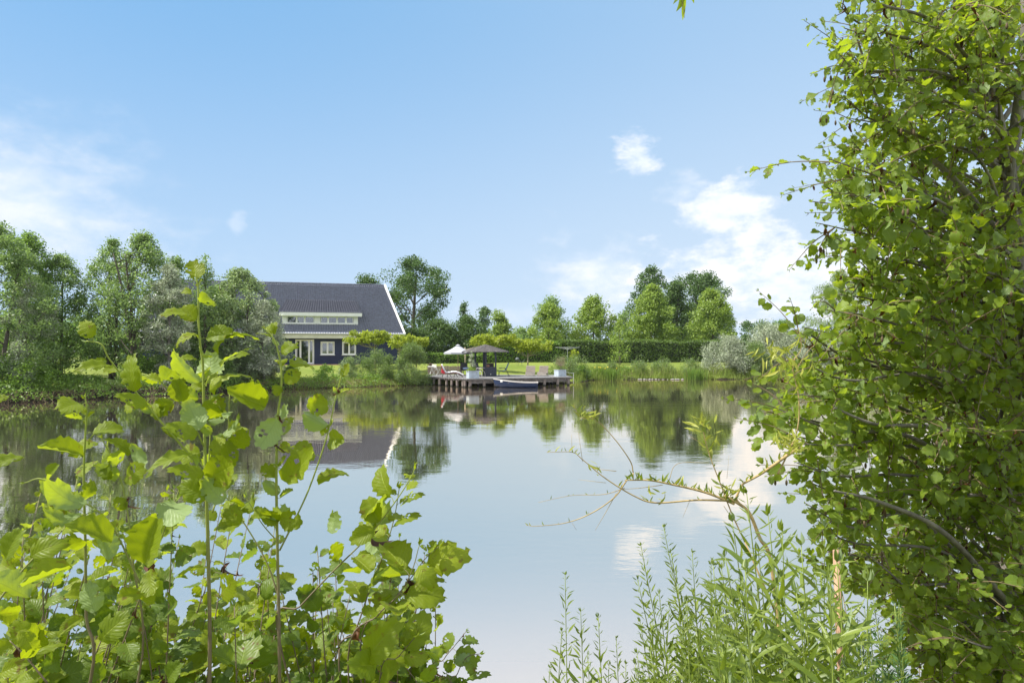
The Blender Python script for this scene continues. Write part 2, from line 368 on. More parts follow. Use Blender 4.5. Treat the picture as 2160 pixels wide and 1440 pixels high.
def leaves_mesh(name, rg, cen, cr, n, size, m, parent, narrow=False, up=.9, droop=0.0, sq=1.0, outc=None):
    k = rg.integers(0, len(cen), n)
    off = rg.normal(size=(n, 3)); off = norm(off)*(rg.random((n, 1))**.45)*np.asarray(cr).reshape(-1, 1)[k if np.ndim(cr) else np.zeros(n, int)]
    off[:, 2] *= sq
    pos = cen[k]+off
    nd = rg.normal(size=(n, 3))*.75; nd[:, 2] += up; nd += norm(off)*.7
    yd = rg.normal(size=(n, 3)); yd[:, 2] -= droop
    yd += norm(off)*.6
    if narrow and droop <= 0: yd[:, 2] += -droop+.8
    s = size*(.65+.7*rg.random(n))
    V, FQ, _ = scatter(LTN if narrow else LT, LQ, None, pos, yd, nd, s)
    return link(name, np_mesh(name, V, FQ), m, parent)
def tree(name, label, cat, px, D, top, hw, bot, prof, m, seed, lai=2.6, size=None, clump=None, ncl=None, group=None, narrow=False, bark=BARK,
         gaps=0.0, lb=1.0, nk=1.5, trunks=1, droop=0.0, tr=None, asym=0.0, loc=None, up=.9, x=None):
    rg = RND(seed); X = (px-1080)/F*D; zb = gz(X, D)
    root = empty(name, (X, D, zb-.05)); tag(root, label, cat, group)
    Ht = EYE-(top-HOR)/F*D-zb; Hb = max(.15, EYE-(bot-HOR)/F*D-zb); Rr = hw/F*D*(1.38 if D < 60 else 1.02)
    size = size or max(.10, D*.0026); clump = clump or Rr*.30
    area = 1.6*Rr*(Ht-Hb); n = int(1.25*lai*area/(size*size*.36*(.42 if narrow else 1)))
    n = min(n, 26000)
    ncl = ncl or int(max(14, area/(clump*clump)*1.1))
    clump *= .86; ncl = int(ncl*nk); ncl = min(ncl, 900); cen = crown_pts(rg, ncl, Hb+clump*.4, Ht-clump*.55, max(.2, Rr-clump*.6), prof, asym, lb)
    cr = clump*(.55+.8*rg.random(len(cen)))
    leaves_mesh('crown', rg, cen, cr, n, size, m, root, narrow, up, droop, sq=.8)
    # trunks and limbs
    mb = MB(); tr = tr or max(.05, Ht*.014)
    for k in range(trunks):
        a = rg.random()*6.28; off = Vector((math.cos(a), math.sin(a), 0))*(.0 if trunks == 1 else .25*Rr*(.4+rg.random()))
        lean = Vector((rg.normal()*.05+asym*.1, rg.normal()*.05, 0))*Ht + off*.8
        tp = [off*.5, off*.7+lean*.3+Vector((0, 0, Ht*.33)), off+lean*.6+Vector((0, 0, Ht*.66)), off+lean+Vector((0, 0, Ht*.84))]
        tp = cat_rom(tp, 5); mb.tube(tp, tr, tr*.22, 7)
        kk = max(5, min(26, len(cen)//trunks//2))
        for j in rg.choice(len(cen), kk, replace=False):
            c = Vector(cen[j]); zt = max(Hb*.6, c.z-(.35+.5*rg.random())*Vector((c.x, c.y, 0)).length-.1*Ht)
            q = min(len(tp)-1, max(0, int(zt/(Ht*.93)*(len(tp)-1)))); s0 = tp[q]
            mid = (s0+c)*.5+Vector((0, 0, -.05*(c-s0).length))+Vector(rg.normal(size=3)*.03*(c-s0).length)
            mb.tube(cat_rom([s0, mid, c], 3), tr*.34*(1-q/len(tp)*.6), tr*.08, 5, cap=False)
    mb.build('trunk', bark, root, True)
    return root
def shrub(name, label, cat, px, D, top, hw, base, m, seed, lai=3.0, size=None, narrow=False, group=None, stems=12, prof='dome', droop=0.0, up=.6, bark=TWIG, clump=None, zb=None):
    rg = RND(seed); X = (px-1080)/F*D; zb = gz(X, D) if zb is None else zb
    zb = max(zb, -.1); root = empty(name, (X, D, zb-.04)); tag(root, label, cat, group)
    Ht = EYE-(top-HOR)/F*D-zb; Rr = hw/F*D; size = size or max(.07, D*.0022); clump = clump or min(Ht, Rr)*.28
    area = 1.7*Rr*Ht; n = min(20000, int(lai*area/(size*size*.36*(.42 if narrow else 1))))
    cen = crown_pts(rg, int(max(16, area/(clump*clump)*1.3)), clump*.3, Ht-clump*.6, max(.1, Rr-clump*.5), prof)
    cen[:, 0] *= 1.0; cr = clump*(.6+.8*rg.random(len(cen)))
    leaves_mesh('foliage', rg, cen, cr, n, size, m, root, narrow, up, droop)
    mb = MB()
    for j in rg.choice(len(cen), min(stems, len(cen)), replace=False):
        c = Vector(cen[j]); b0 = Vector((c.x*.22, c.y*.22, -.1)); mid = (b0+c)*.5+Vector((c.x, c.y, 0))*-.12
        mb.tube(cat_rom([b0, mid, c, c+(c-mid)*.25], 3), max(.008, Ht*.008), .004, 5, cap=False)
    mb.build('stems', bark, root, True)
    return root

# --- left bank: loose alders, birches and willows
LB = 'tall trees along the left bank'
tree('alder_tree', 'tall dense alder at the left edge of the far bank, cut by the frame', 'tree', -8, 36, 466, 100, 800, 'egg', M_BIR, 11, 3.0, trunks=3, clump=.62, group=LB, size=.12)
tree('alder_tree', 'alder standing just right of the tall one at the left edge', 'tree', 62, 41, 486, 62, 810, 'egg', M_ALD, 12, 2.3, trunks=2, clump=.5, group=LB, size=.12)
tree('birch_tree', 'loose birch left of the open sky gap in the left bank trees', 'tree', 128, 42, 532, 66, 780, 'egg', M_BIR, 13, 1.9, trunks=2, clump=.48, group=LB, size=.12)
tree('birch_tree', 'airy birch just right of the sky gap, above the parked car', 'tree', 236, 43, 500, 56, 760, 'egg', M_BIR, 14, 1.8, trunks=2, clump=.42, group=LB, size=.12)
tree('alder_tree', 'tallest tree of the middle clump on the left bank with a dark straight trunk', 'tree', 306, 41, 488, 72, 780, 'egg', M_BIR, 15, 2.1, trunks=2, clump=.5, group=LB, size=.12)
tree('alder_tree', 'slender pointed tree between the tallest alder and the silver willow', 'tree', 372, 44, 540, 50, 800, 'egg', M_BIR, 16, 1.9, trunks=1, clump=.45, group=LB, size=.12)
tree('alder_tree', 'thin topped tree right behind the tall foreground shoot', 'tree', 432, 43, 534, 34, 790, 'column', M_BIR, 17, 1.5, trunks=1, clump=.4, group=LB, size=.12)
tree('willow_tree', 'broad rounded willow leaning over the left end of the house roof', 'tree', 508, 46, 566, 84, 800, 'egg', M_WIL, 18, 3.6, trunks=3, clump=.55, group=LB, size=.13)
tree('alder_tree', 'dark bushy tree on the bank left of the broad rounded willow', 'tree', 462, 47, 600, 62, 800, 'egg', M_ALD, 19, 2.6, trunks=2, clump=.5, group=LB, size=.13)
tree('silver_willow', 'silver grey willow among the alders near the left edge', 'willow', 62, 37.5, 588, 38, 720, 'egg', M_SIL, 20, 2.4, narrow=True, clump=.36, size=.16, bark=BARKG)
tree('silver_willow', 'tall pale silver willow behind the foreground shoot tip', 'willow', 356, 40, 556, 44, 740, 'egg', M_SIL, 21, 2.6, narrow=True, clump=.4, size=.16, bark=BARKG)
tree('silver_willow', 'silver willow branch mass in front of the left end of the house', 'willow', 556, 44.5, 632, 40, 790, 'egg', M_SIL, 22, 3.0, narrow=True, clump=.4, size=.16, bark=BARKG)
for i, (px, D, top, hw, m_, lab) in enumerate([
    (10, 35, 735, 60, M_SHR, 'green bush on the bank at the left edge of the photo'),
    (95, 37, 765, 52, M_SHR, 'low bush under the silver willow near the left edge'),
    (165, 38.5, 778, 45, M_SHR, 'light green bush at the waterline below the parked car'),
    (228, 41, 792, 30, M_WIL, 'thin twiggy bush leaning over the water under the car'),
    (300, 41, 745, 55, M_SHR, 'bush under the tallest alder of the middle clump'),
    (370, 41.5, 745, 48, M_SIL, 'silvery bush at the foot of the tall silver willow'),
    (440, 43, 740, 56, M_SHR, 'dark green bush left of the pale dogwood on the bank'),
    (505, 45.5, 720, 50, M_WIL, 'grey green bush under the broad rounded willow')]):
    shrub('bank_shrub', lab, 'shrub', px, D-1.0, top+8, hw*1.25, 835, m_, 40+i, 3.4, size=.11, group='shrubs on the left bank', narrow=m_ is not M_SHR)
shrub('silver_shrub', 'small bright silver bush above the water near the left edge', 'shrub', 36, 34.6, 722, 34, 830, M_SIL, 60, 3.0, narrow=True, size=.15)
shrub('dogwood_shrub', 'pale variegated bush on the bank left of the house lawn', 'shrub', 548, 45.6, 762, 44, 825, M_RED, 61, 3.6, size=.09)
for i, (px, D, top, hw, m_) in enumerate([(-20, 62, 640, 90, M_ALD), (95, 60, 655, 80, M_SHR), (240, 66, 672, 75, M_ALD), (330, 70, 668, 70, M_SHR), (425, 66, 650, 80, M_ALD), (170, 84, 668, 90, M_SHR), (505, 80, 668, 70, M_DRK)]):
    tree('thicket_tree', ['round dark tree behind the alders at the left edge', 'light green tree seen between the left bank trunks', 'green tree rising behind the parked car',
         'light green tree behind the tallest left bank alder', 'tree behind the foreground shoot tip, left of the house', 'low tree closing the sky gap in the left bank', 'dark tree behind the left end of the house roof'][i],
         'tree', px, D, top, hw, 760, 'round', m_, 80+i, 3.0, size=.19, group='trees behind the left bank')

# --- house side
tree('oak_tree', 'large dark spreading oak behind the right end of the house roof', 'oak', 868, 92, 542, 92, 715, 'round', M_OAK, 100, 2.7, size=.24, clump=1.35, ncl=62, tr=.34, up=.6)
tree('oak_tree', 'smaller oak whose top shows above the house ridge', 'oak', 772, 94, 578, 48, 700, 'round', M_OAK, 101, 2.8, size=.24, clump=1.1, ncl=26, tr=.25)
tree('hazel_tree', 'dark green rounded hazel beside the oak, right of the house', 'tree', 925, 78, 672, 60, 785, 'dome', M_DRK, 102, 4.6, size=.2, clump=.8, nk=3.2, lb=.5)
tree('hazel_tree', 'dark green hazel behind the white parasol', 'tree', 985, 79, 664, 60, 785, 'dome', M_DRK, 103, 4.6, size=.2, clump=.8, nk=3.2, lb=.5)
tree('hazel_tree', 'dark shrub-like tree under the oak at the corner of the house', 'tree', 880, 76, 690, 52, 785, 'dome', M_DRK, 104, 4.0, size=.2, clump=.8, nk=2.4)
tree('lime_tree', 'small pointed light green tree above the shingled bar roof', 'tree', 1052, 80, 652, 40, 745, 'cone', M_LIM, 105, 4.6, size=.21, clump=.7)
LM = 'round clipped limes behind the hedge'
tree('lime_tree', 'leftmost of the round bright green limes behind the hedge', 'lime tree', 1158, 82, 638, 50, 756, 'egg', M_LIM, 110, 5.2, size=.22, clump=.72, group=LM, lb=.25, nk=2.6)
tree('lime_tree', 'broad lime with a pointed top, second from the left behind the hedge', 'lime tree', 1254, 84, 622, 60, 756, 'egg', M_LIM, 111, 5.2, size=.22, clump=.8, group=LM, lb=.25, nk=2.6)
tree('lime_tree', 'tallest bright lime, in front of the dark oaks', 'lime tree', 1376, 84, 600, 60, 752, 'egg', M_LIM, 112, 5.6, size=.22, clump=.8, group=LM, lb=.25, nk=2.6)
tree('lime_tree', 'rightmost bright lime behind the hedge', 'lime tree', 1500, 84, 610, 62, 756, 'egg', M_LIM, 113, 5.2, size=.22, clump=.8, group=LM, lb=.25, nk=2.6)
tree('oak_tree', 'dark oak rising behind the tallest lime, left one of two', 'oak', 1374, 104, 560, 54, 700, 'egg', M_OAK, 114, 4.0, size=.26, clump=1.2, tr=.3)
tree('oak_tree', 'broad dark domed oak behind the two right-hand limes', 'oak', 1478, 106, 570, 78, 720, 'round', M_OAK, 115, 4.2, size=.26, clump=1.4, tr=.35)
tree('oak_tree', 'dark middle tree between the tallest lime and the domed oak', 'oak', 1425, 100, 592, 48, 745, 'egg', M_DRK, 116, 4.6, size=.25, clump=1.2, tr=.3)
tree('ash_tree', 'thin grey-green ash showing behind the leftmost lime', 'tree', 1160, 108, 622, 52, 720, 'egg', M_BIR, 117, 2.0, size=.26, clump=1.0)
tree('ash_tree', 'loose tree behind the gap between two limes', 'tree', 1316, 100, 655, 30, 740, 'egg', M_BIR, 118, 2.6, size=.25, clump=.9)
tree('young_tree', 'slim young light green tree standing in front of the clipped hedge', 'tree', 1308, 71, 672, 24, 760, 'egg', M_LIM, 119, 1.3, size=.17, clump=.34, tr=.05)
tree('young_tree', 'tiny yellow-leaved sapling beside the rotary clothes dryer', 'tree', 1211, 66, 734, 12, 757, 'round', M_YEL, 120, 3.0, size=.14, clump=.2, tr=.03)
tree('weeping_birch', 'tall weeping birch partly hidden by the big alder on the right', 'birch', 1775, 70, 566, 78, 790, 'egg', M_WIL, 121, 3.0, size=.2, clump=.75, narrow=True, droop=2.4, bark=BARKG)
tree('poplar_tree', 'pair-topped distant poplar above the hazels', 'tree', 1022, 150, 640, 20, 735, 'column', M_OAK, 122, 3.4, size=.4, clump=1.4)
tree('pine_tree', 'thin pointed distant tree right of the oak', 'tree', 978, 110, 630, 15, 740, 'cone', M_OAK, 123, 2.0, size=.27, clump=.7)
tree('distant_tree', 'grey-green tree in the gap between the pointed tree and the leftmost lime', 'tree', 1100, 120, 690, 30, 750, 'round', M_BIR, 124, 4, size=.3, clump=1.2)
tree('distant_tree', 'rounded tree right of the domed oak', 'tree', 1592, 130, 668, 42, 750, 'round', M_OAK, 125, 4.0, size=.32, clump=1.6)
tree('distant_tree', 'low round tree left of the silver willows, far off', 'tree', 1650, 112, 674, 36, 760, 'round', M_SHR, 126, 4.0, size=.3, clump=1.3)
tree('distant_tree', 'mid green tree behind the weeping birch', 'tree', 1880, 90, 640, 60, 770, 'round', M_ALD, 127, 3.4, size=.26, clump=1.2)
tree('distant_tree', 'rounded tree near the right edge behind the big alder', 'tree', 2030, 95, 660, 90, 770, 'round', M_SHR, 128, 3.4, size=.28, clump=1.3)

# --- bank shrubs
WG = 'shrubs on the bank below the house'
shrub('willow_shrub', 'grey-green willow bush with thin stems in front of the house lawn', 'willow bush', 792, 50.5, 738, 48, 815, M_BWL, 140, 3.8, size=.13, narrow=True, group=WG)
shrub('willow_shrub', 'lower grey-green willow bush left of the tall one before the lawn', 'willow bush', 738, 50, 752, 32, 815, M_WIL, 141, 3.2, size=.13, narrow=True, group=WG)
shrub('willow_shrub', 'round dense green bush touching the left end of the jetty', 'willow bush', 870, 50.0, 722, 42, 812, M_BWL, 142, 5.0, size=.13, narrow=True, group=WG)
shrub('round_shrub', 'small dark glossy bush on the lawn slope left of the path of grass', 'shrub', 614, 48, 768, 24, 822, M_SHR, 143, 4.5, size=.1, group=WG)
shrub('round_shrub', 'small round dark bush between the lawn slope and the willows', 'shrub', 688, 49, 766, 24, 820, M_SHR, 144, 4.5, size=.1, group=WG)
shrub('round_shrub', 'low green bush right beside the end of the jetty', 'shrub', 1226, 57.5, 770, 22, 806, M_SHR, 145, 5.0, size=.12, group=WG)
shrub('round_shrub', 'low leafy bush by the broken plank at the waterline', 'shrub', 1322, 60.8, 772, 24, 802, M_SHR, 146, 4.5, size=.12, group=WG)
SW = 'silver willow bushes on the right bank'
for i, (px, D, top, hw, m_, lab) in enumerate([
    (1536, 62.0, 706, 56, M_SIL, 'leftmost silver willow bush on the right bank'),
    (1590, 61.6, 722, 48, M_BWL, 'lower olive willow bush between two silver ones'),
    (1622, 64, 676, 64, M_SIL, 'tall silver willow bush left of the foreground alder leaves'),
    (1700, 63, 694, 60, M_SIL, 'silver willow bush behind the yellow shoots of the alder'),
    (1775, 63, 706, 60, M_SIL, 'silver bush seen through the alder below the weeping birch'),
    (1860, 64, 690, 56, M_SIL, 'silver bush behind the middle of the big alder'),
    (1960, 62, 715, 60, M_WIL, 'olive bush far right behind the big alder'),
    (2080, 60, 705, 70, M_SHR, 'green bush behind the trunk of the big alder')]):
    shrub('silver_willow_shrub', lab, 'willow bush', px, D, top, hw, 800, m_, 150+i, 4.2, size=.17, narrow=m_ is not M_SHR, group=SW, stems=26)

# --- hedges
def hedge(name, label, p0, p1, D0, D1, h, depth, seed, m, wob=.08, n_per=120, size=.12):
    rg = RND(seed); a = np.array([(p0-1080)/F*D0, D0]); b_ = np.array([(p1-1080)/F*D1, D1]); Lh = np.linalg.norm(b_-a); u = (b_-a)/Lh
    ang = math.atan2(u[1], u[0]); z0 = gz(*((a+b_)/2)); root = empty(name, (a[0], a[1], z0-.05), ang); tag(root, label, 'hedge')
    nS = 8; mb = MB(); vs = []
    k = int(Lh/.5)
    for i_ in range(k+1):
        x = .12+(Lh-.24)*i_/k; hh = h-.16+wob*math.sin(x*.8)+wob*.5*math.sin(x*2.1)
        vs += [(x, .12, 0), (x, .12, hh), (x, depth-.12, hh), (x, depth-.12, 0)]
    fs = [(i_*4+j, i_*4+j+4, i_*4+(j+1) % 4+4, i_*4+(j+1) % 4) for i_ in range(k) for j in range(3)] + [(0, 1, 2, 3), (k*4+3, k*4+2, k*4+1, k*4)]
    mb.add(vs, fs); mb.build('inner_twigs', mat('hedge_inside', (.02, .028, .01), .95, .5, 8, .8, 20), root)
    nf = int(Lh*h*n_per); nt_ = int(Lh*depth*n_per*.8); ne = int(depth*h*n_per)
    x = rg.random(nf)*Lh; z = rg.random(nf)*h; y = rg.normal(size=nf)*.05+.05+.05*np.sin(x*3)+.04*np.sin(z*7+x*2)
    f1 = np.stack([x, y, z], 1); n1 = np.tile([0, -1.0, .35], (nf, 1))
    x = rg.random(nt_)*Lh; y = rg.random(nt_)*depth; z = h+wob*np.sin(x*.8)+wob*.5*np.sin(x*2.1)+rg.normal(size=nt_)*.06
    f2 = np.stack([x, y, z], 1); n2 = np.tile([0, -.2, 1.0], (nt_, 1))
    e = [f1, f2]; nn = [n1, n2]
    for xe, sx in ((0, -1), (Lh, 1)):
        q = np.stack([xe+rg.normal(size=ne)*.05, rg.random(ne)*depth, rg.random(ne)*h], 1); e.append(q); nn.append(np.tile([sx, 0, .3], (ne, 1)))
    pos = np.concatenate(e); nn = np.concatenate(nn)+rg.normal(size=(len(pos), 3))*.55
    yd = rg.normal(size=(len(pos), 3)); yd[:, 2] -= .3
    V, FQ, _ = scatter(LT, LQ, None, pos, yd, nn, size*(.7+.6*rg.random(len(pos))))
    link('foliage', np_mesh('foliage', V, FQ), m, root); return root
hedge('clipped_hedge', 'long tall clipped dark green hedge in front of the limes', 1176, 1575, 76, 77, 2.45, 1.6, 200, M_HDG, n_per=150, size=.17)
hedge('clipped_hedge', 'loose green hedge left part behind the shingled bar and clothes dryer', 1040, 1185, 74, 76, 2.3, 1.6, 201, M_SHR, wob=.2, n_per=130, size=.17)
hedge('clipped_hedge', 'low trimmed hedge behind the white parasol', 893, 1040, 72, 74, 1.05, 1.0, 202, M_SHR, wob=.06, n_per=140, size=.15)

# --- roof-trained plane trees of bright yellow-green
def plane_tree(label, px, D, tpx, top, bot, hw, seed):
    rg = RND(seed); X = (tpx-1080)/F*D; zb = gz(X, D); root = empty('umbrella_plane_tree', (X, D, zb)); tag(root, label, 'plane tree', 'flat trained plane trees in the garden')
    zt = EYE-(top-HOR)/F*D-zb; z0 = EYE-(bot-HOR)/F*D-zb; Rr = hw/F*D; cx = (px-tpx)/F*D
    n = 46; a = rg.random(n)*6.28; q = np.sqrt(rg.random(n)); zc = z0+(zt-z0)*(.25+.5*rg.random(n))
    cen = np.stack([cx+q*Rr*.9*np.cos(a), q*1.6*np.sin(a), zc], 1)
    leaves_mesh('crown', rg, cen, np.full(n, .34), 3400, .19, M_YEL, root, up=1.0, sq=.6)
    mb = MB(); mb.tube([(0, 0, 0), (.02, 0, z0*.5), (0, 0, z0+.15)], .07, .055, 8)
    for j in range(14):
        c = Vector(cen[j]); mb.tube([(0, 0, z0*.95), Vector((c.x*.5, c.y*.5, z0+.12)), c], .03, .01, 5)
    mb.build('trunk', mat('plane_bark', (.34, .29, .20), .8, .3, 12), root, True)
plane_tree('left plane tree, its flat yellow-green crown across the house wall', 776, 60, 790, 692, 732, 56, 300)
plane_tree('yellow plane tree at the right corner of the house', 862, 57, 842, 702, 738, 44, 301)
plane_tree('plane tree behind the shingled bar roof', 1040, 60, 981, 700, 736, 52, 302)
plane_tree('plane tree right of the bar with its straight bare trunk on the lawn', 1120, 61, 1113, 708, 750, 48, 303)

# --- far-off wood
rg = RND(400); cen = []; 
for px in range(-200, 2500, 16):
    D = 190+40*rg.random(); X = (px-1080)/F*D; h = (740-(704+6*math.sin(px*.021)+8*rg.random()-(14 if 900 < px < 1080 else 0)))/F*D
    for k in range(5): cen.append((X+rg.normal()*1.5, D+rg.normal()*3, 1.3+(h+1.2)*(.15+.8*rg.random())*(1 if k else 1)))
cen = np.array(cen)
wood = leaves_mesh('distant_wood', rg, cen, np.full(len(cen), 2.3), 26000, .95, leaf_mat('far_wood_leaf', (.05, .085, .04), (.11, .15, .07), (.1, .15, .05), .25, .2), None, up=.8)
tag(wood, 'low band of distant trees along the horizon behind the garden', 'woodland', kind='stuff')
# ------------------------------------------------------------------ rough grass on the far bank
M_GRS = leaf_mat('tall_grass_blade', (0.12, 0.192, 0.03), (0.324, 0.396, 0.108), (0.312, 0.408, 0.06), .35, .2)
M_GRD = leaf_mat('dry_grass_blade', (.18, .19, .07), (.40, .36, .18), (.3, .3, .1), .3, .2)
BL = np.array([(-.05, 0, 0), (.05, 0, 0), (.035, .55, .05), (-.035, .55, .05), (.004, 1, .22), (-.004, 1, .22)]); BQ = np.array([(0, 1, 2, 3), (3, 2, 4, 5)])
def grass_band(name, label, boxes, m, seed, cat='grass'):
    rg = RND(seed); ps = []; ss = []
    for (x0, x1, dlo, dhi, n, h) in boxes:
        x = x0+(x1-x0)*rg.random(n*6); y = 30+35*rg.random(n*6); d = shore_dist(x, y); ok = (d > dlo) & (d < dhi); x, y = x[ok][:n], y[ok][:n]
        clump = .55+.45*np.sin(x*2.7+np.sin(y*3))*np.sin(x*.8+1)
        ps.append(np.stack([x, y, ground_z(x, y)-.03], 1)); ss.append(h*(.55+.6*rg.random(len(x)))*(.7+.45*clump))
    pos = np.concatenate(ps); s = np.concatenate(ss); n = len(pos)
    yd = rg.normal(size=(n, 3))*.22; yd[:, 2] = 1; nd = rg.normal(size=(n, 3)); nd[:, 2] *= .2; nd[:, 1] -= .6
    V, FQ, _ = scatter(BL, BQ, None, pos, yd, nd, s, np.clip(.055/s*8, .4, 1.6)*.9)
    o = link(name, np_mesh(name, V, FQ), m); tag(o, label, cat, kind='stuff')
grass_band('bank_grass', 'tall rough green grass along the far bank', [(5, 27, -.35, 2.0, 9000, .78), (5, 27, -.5, .3, 4000, .6), (-16, -6, -.3, 3.0, 5000, .34), (5.2, 10, .5, 4, 1500, .95), (-28, -14, .6, 3, 1200, .5), (24, 44, -.3, 3, 2600, .6)], M_GRS, 500)
grass_band('dry_grass', 'pale dry grass stems mixed into the bank growth', [(9, 27, .0, 1.5, 2400, .75), (-24, -9, .1, 1.2, 700, .4)], M_GRD, 501)
# undergrowth hanging over the left-hand water's edge
rg = RND(540); x = -34+28*rg.random(26000); y = 26+26*rg.random(26000); d = shore_dist(x, y); ok = (d > -.75) & (d < .9); x, y, d = x[ok], y[ok], d[ok]
cl_ = .5+.5*np.sin(x*1.7+2*np.sin(y*.9)); keep = rg.random(len(x)) < .35+.65*cl_; x, y, d, cl_ = x[keep], y[keep], d[keep], cl_[keep]
rep = 5; x = np.repeat(x, rep)+rg.normal(size=len(x)*rep)*.18; y = np.repeat(y, rep)+rg.normal(size=len(y)*rep)*.18; d = np.repeat(d, rep); cl_ = np.repeat(cl_, rep)
z = np.maximum(ground_z(x, y), .03)+(.10+.75*cl_*rg.random(len(x)))*np.clip(1.1-np.abs(d)*.5, .2, 1); pos = np.stack([x, y, z], 1); n = len(pos)
yd = rg.normal(size=(n, 3)); yd[:, 2] -= .5; nd = rg.normal(size=(n, 3))*.6; nd[:, 2] += .8; nd[:, 1] -= .5
V, FQ, _ = scatter(LT, LQ, None, pos, yd, nd, .11*(.6+.8*rg.random(n))); tag(link('undergrowth', np_mesh('undergrowth', V, FQ), M_SHR), 'low leafy undergrowth hanging over the water along the left bank', 'undergrowth', kind='stuff')
tw_ = MB()
for k in range(420):
    x_ = -27+20*rg.random(); y_ = float(np.interp(x_, [-33, -24.5, -20.5, -15.2, -9.5, -6.6], [29, 32.7, 37.6, 44.6, 48.5, 51.5]))+rg.normal()*.25
    a_ = Vector((x_, y_+.2, .12+.35*rg.random())); tw_.tube([a_, a_+Vector((rg.normal()*.25, -.3, .1)), a_+Vector((rg.normal()*.5, -.6-.4*rg.random(), -.35))], .012, .004, 4, cap=False)
tag(tw_.build('bare_roots', TWIG), 'tangle of bare roots and twigs at the dark edge of the left bank', 'roots', kind='stuff')
# meadow weeds, willowherb
def weed(label, px, D, top, hw, seed, m=M_SHR, cat='weeds', name='meadow_weed'):
    return shrub(name, label, cat, px, D, top, hw, 800, m, seed, 1.9, size=.17, narrow=True, stems=34, up=.3, group='tall weeds on the far bank')
weed('leafy weeds behind the right-hand zinc planter', 1192, 56.5, 744, 34, 520, M_BWL)
weed('feathery weeds just right of the right-hand zinc planter', 1215, 58, 748, 34, 521, M_BWL)
weed('pale tall weeds left of the young tree on the bank', 1290, 61, 760, 20, 522, M_BWL)
weed('weed clump under the young light green tree', 1350, 61.2, 752, 30, 523, M_BWL)
weed('weed clump at the middle of the right-hand bank', 1400, 61.5, 754, 32, 524, M_BWL)
weed('weed clump left of the silver willow bushes', 1455, 61.5, 755, 32, 525, M_BWL)
# yellow iris reeds in the shallow water
rg = RND(530)
for i, (px, lab) in enumerate([(1262, 'iris reeds nearest the jetty at the waterline'), (1286, 'tall iris reeds with yellow flowers beside the low leafy bush'), (1466, 'thin reeds at the waterline left of the silver willows')]):
    D = 59.6; X = (px-1080)/F*D; root = empty('iris_reed', (X, D, 0)); tag(root, lab, 'reeds', 'reed clumps at the waterline')
    n = 240; pos = np.stack([rg.normal(size=n)*.42, rg.normal(size=n)*.25, np.full(n, -.1)], 1); yd = rg.normal(size=(n, 3))*.10; yd[:, 2] = 1
    V, FQ, _ = scatter(BL, BQ, None, pos, yd, rg.normal(size=(n, 3)), .75+.5*rg.random(n), np.full(n, .6))
    link('blades', np_mesh('blades', V, FQ), leaf_mat('iris_blade', (.10, .19, .03), (.2, .3, .05), (.25, .4, .05), .35, .3), root)
    if i < 2:
        for k in range(3): MB().lathe([(.01, 0), (.05, .05), (.03, .1), (.005, .12)], (rg.normal()*.3, -.1, .85+.2*rg.random()), 6).build('flower', mat('iris_yellow', (.8, .62, .05), .5), root)
# ------------------------------------------------------------------ the house
HA = R(15); HX, HY = -11.02, 69.0; HZ = 1.2
WALLM = mat('navy_boards', (.012, .022, .075), .55, .25, 3, .3, 12, stretch=(6, 1, .4))
WHITE = mat('white_paint', (.80, .80, .78), .45, .05, 3); CREAM = mat('cream_fascia', (.62, .60, .50), .5, .08, 2)
DARK = mat('dark_interior', (.03, .028, .026), .8); 
def glass_mat():
    m, t, o = new_mat('window_glass'); a = N(t, 'ShaderNodeBsdfGlossy', i_Roughness=.03); a.inputs[0].default_value = (.9, .95, 1, 1)
    tr = N(t, 'ShaderNodeBsdfTransparent'); tr.inputs[0].default_value = (.6, .64, .66, 1)
    fr = N(t, 'ShaderNodeFresnel', i_IOR=1.5); f = math_(t, 'ADD', math_(t, 'MULTIPLY', fr.outputs[0], 1.1), .10, clamp=True)
    mx = N(t, 'ShaderNodeMixShader'); L(t, f, mx.inputs[0]); L(t, tr.outputs[0], mx.inputs[1]); L(t, a.outputs[0], mx.inputs[2]); L(t, mx.outputs[0], o.inputs[0]); return m
GLASS = glass_mat()
DROOF = None
ROOFM = mat('glazed_roof_tile', (.115, .125, .175), .34, .25, 5, spec=.6)
hs = empty('house', (HX, HY, HZ), HA); tag(hs, 'dark navy timber-clad house with grey tiled roof and white dormer across the pond', 'house')
def hx(px, yo=0.0):
    """local x on a wall plane yo metres behind the front wall for a photo column"""
    k = (px-1080)/F; ca, sa = math.cos(HA), math.sin(HA); ox, oy = HX-sa*yo, HY+ca*yo
    return (k*oy-ox)/(ca-k*sa)
def hz(py, x, yo=0.0):
    D = HY+math.sin(HA)*x+math.cos(HA)*yo; return EYE-(py-HOR)/F*D-HZ
LEN = 24.0; EZ = hz(704.5, 0, -.5); RX = -1.5; RY = 5.6
RZ = EYE+(137.6)/F*(HY+math.sin(HA)*RX+math.cos(HA)*RY)-HZ
x1 = hx(838)                       # right end of the wall, inside the verge
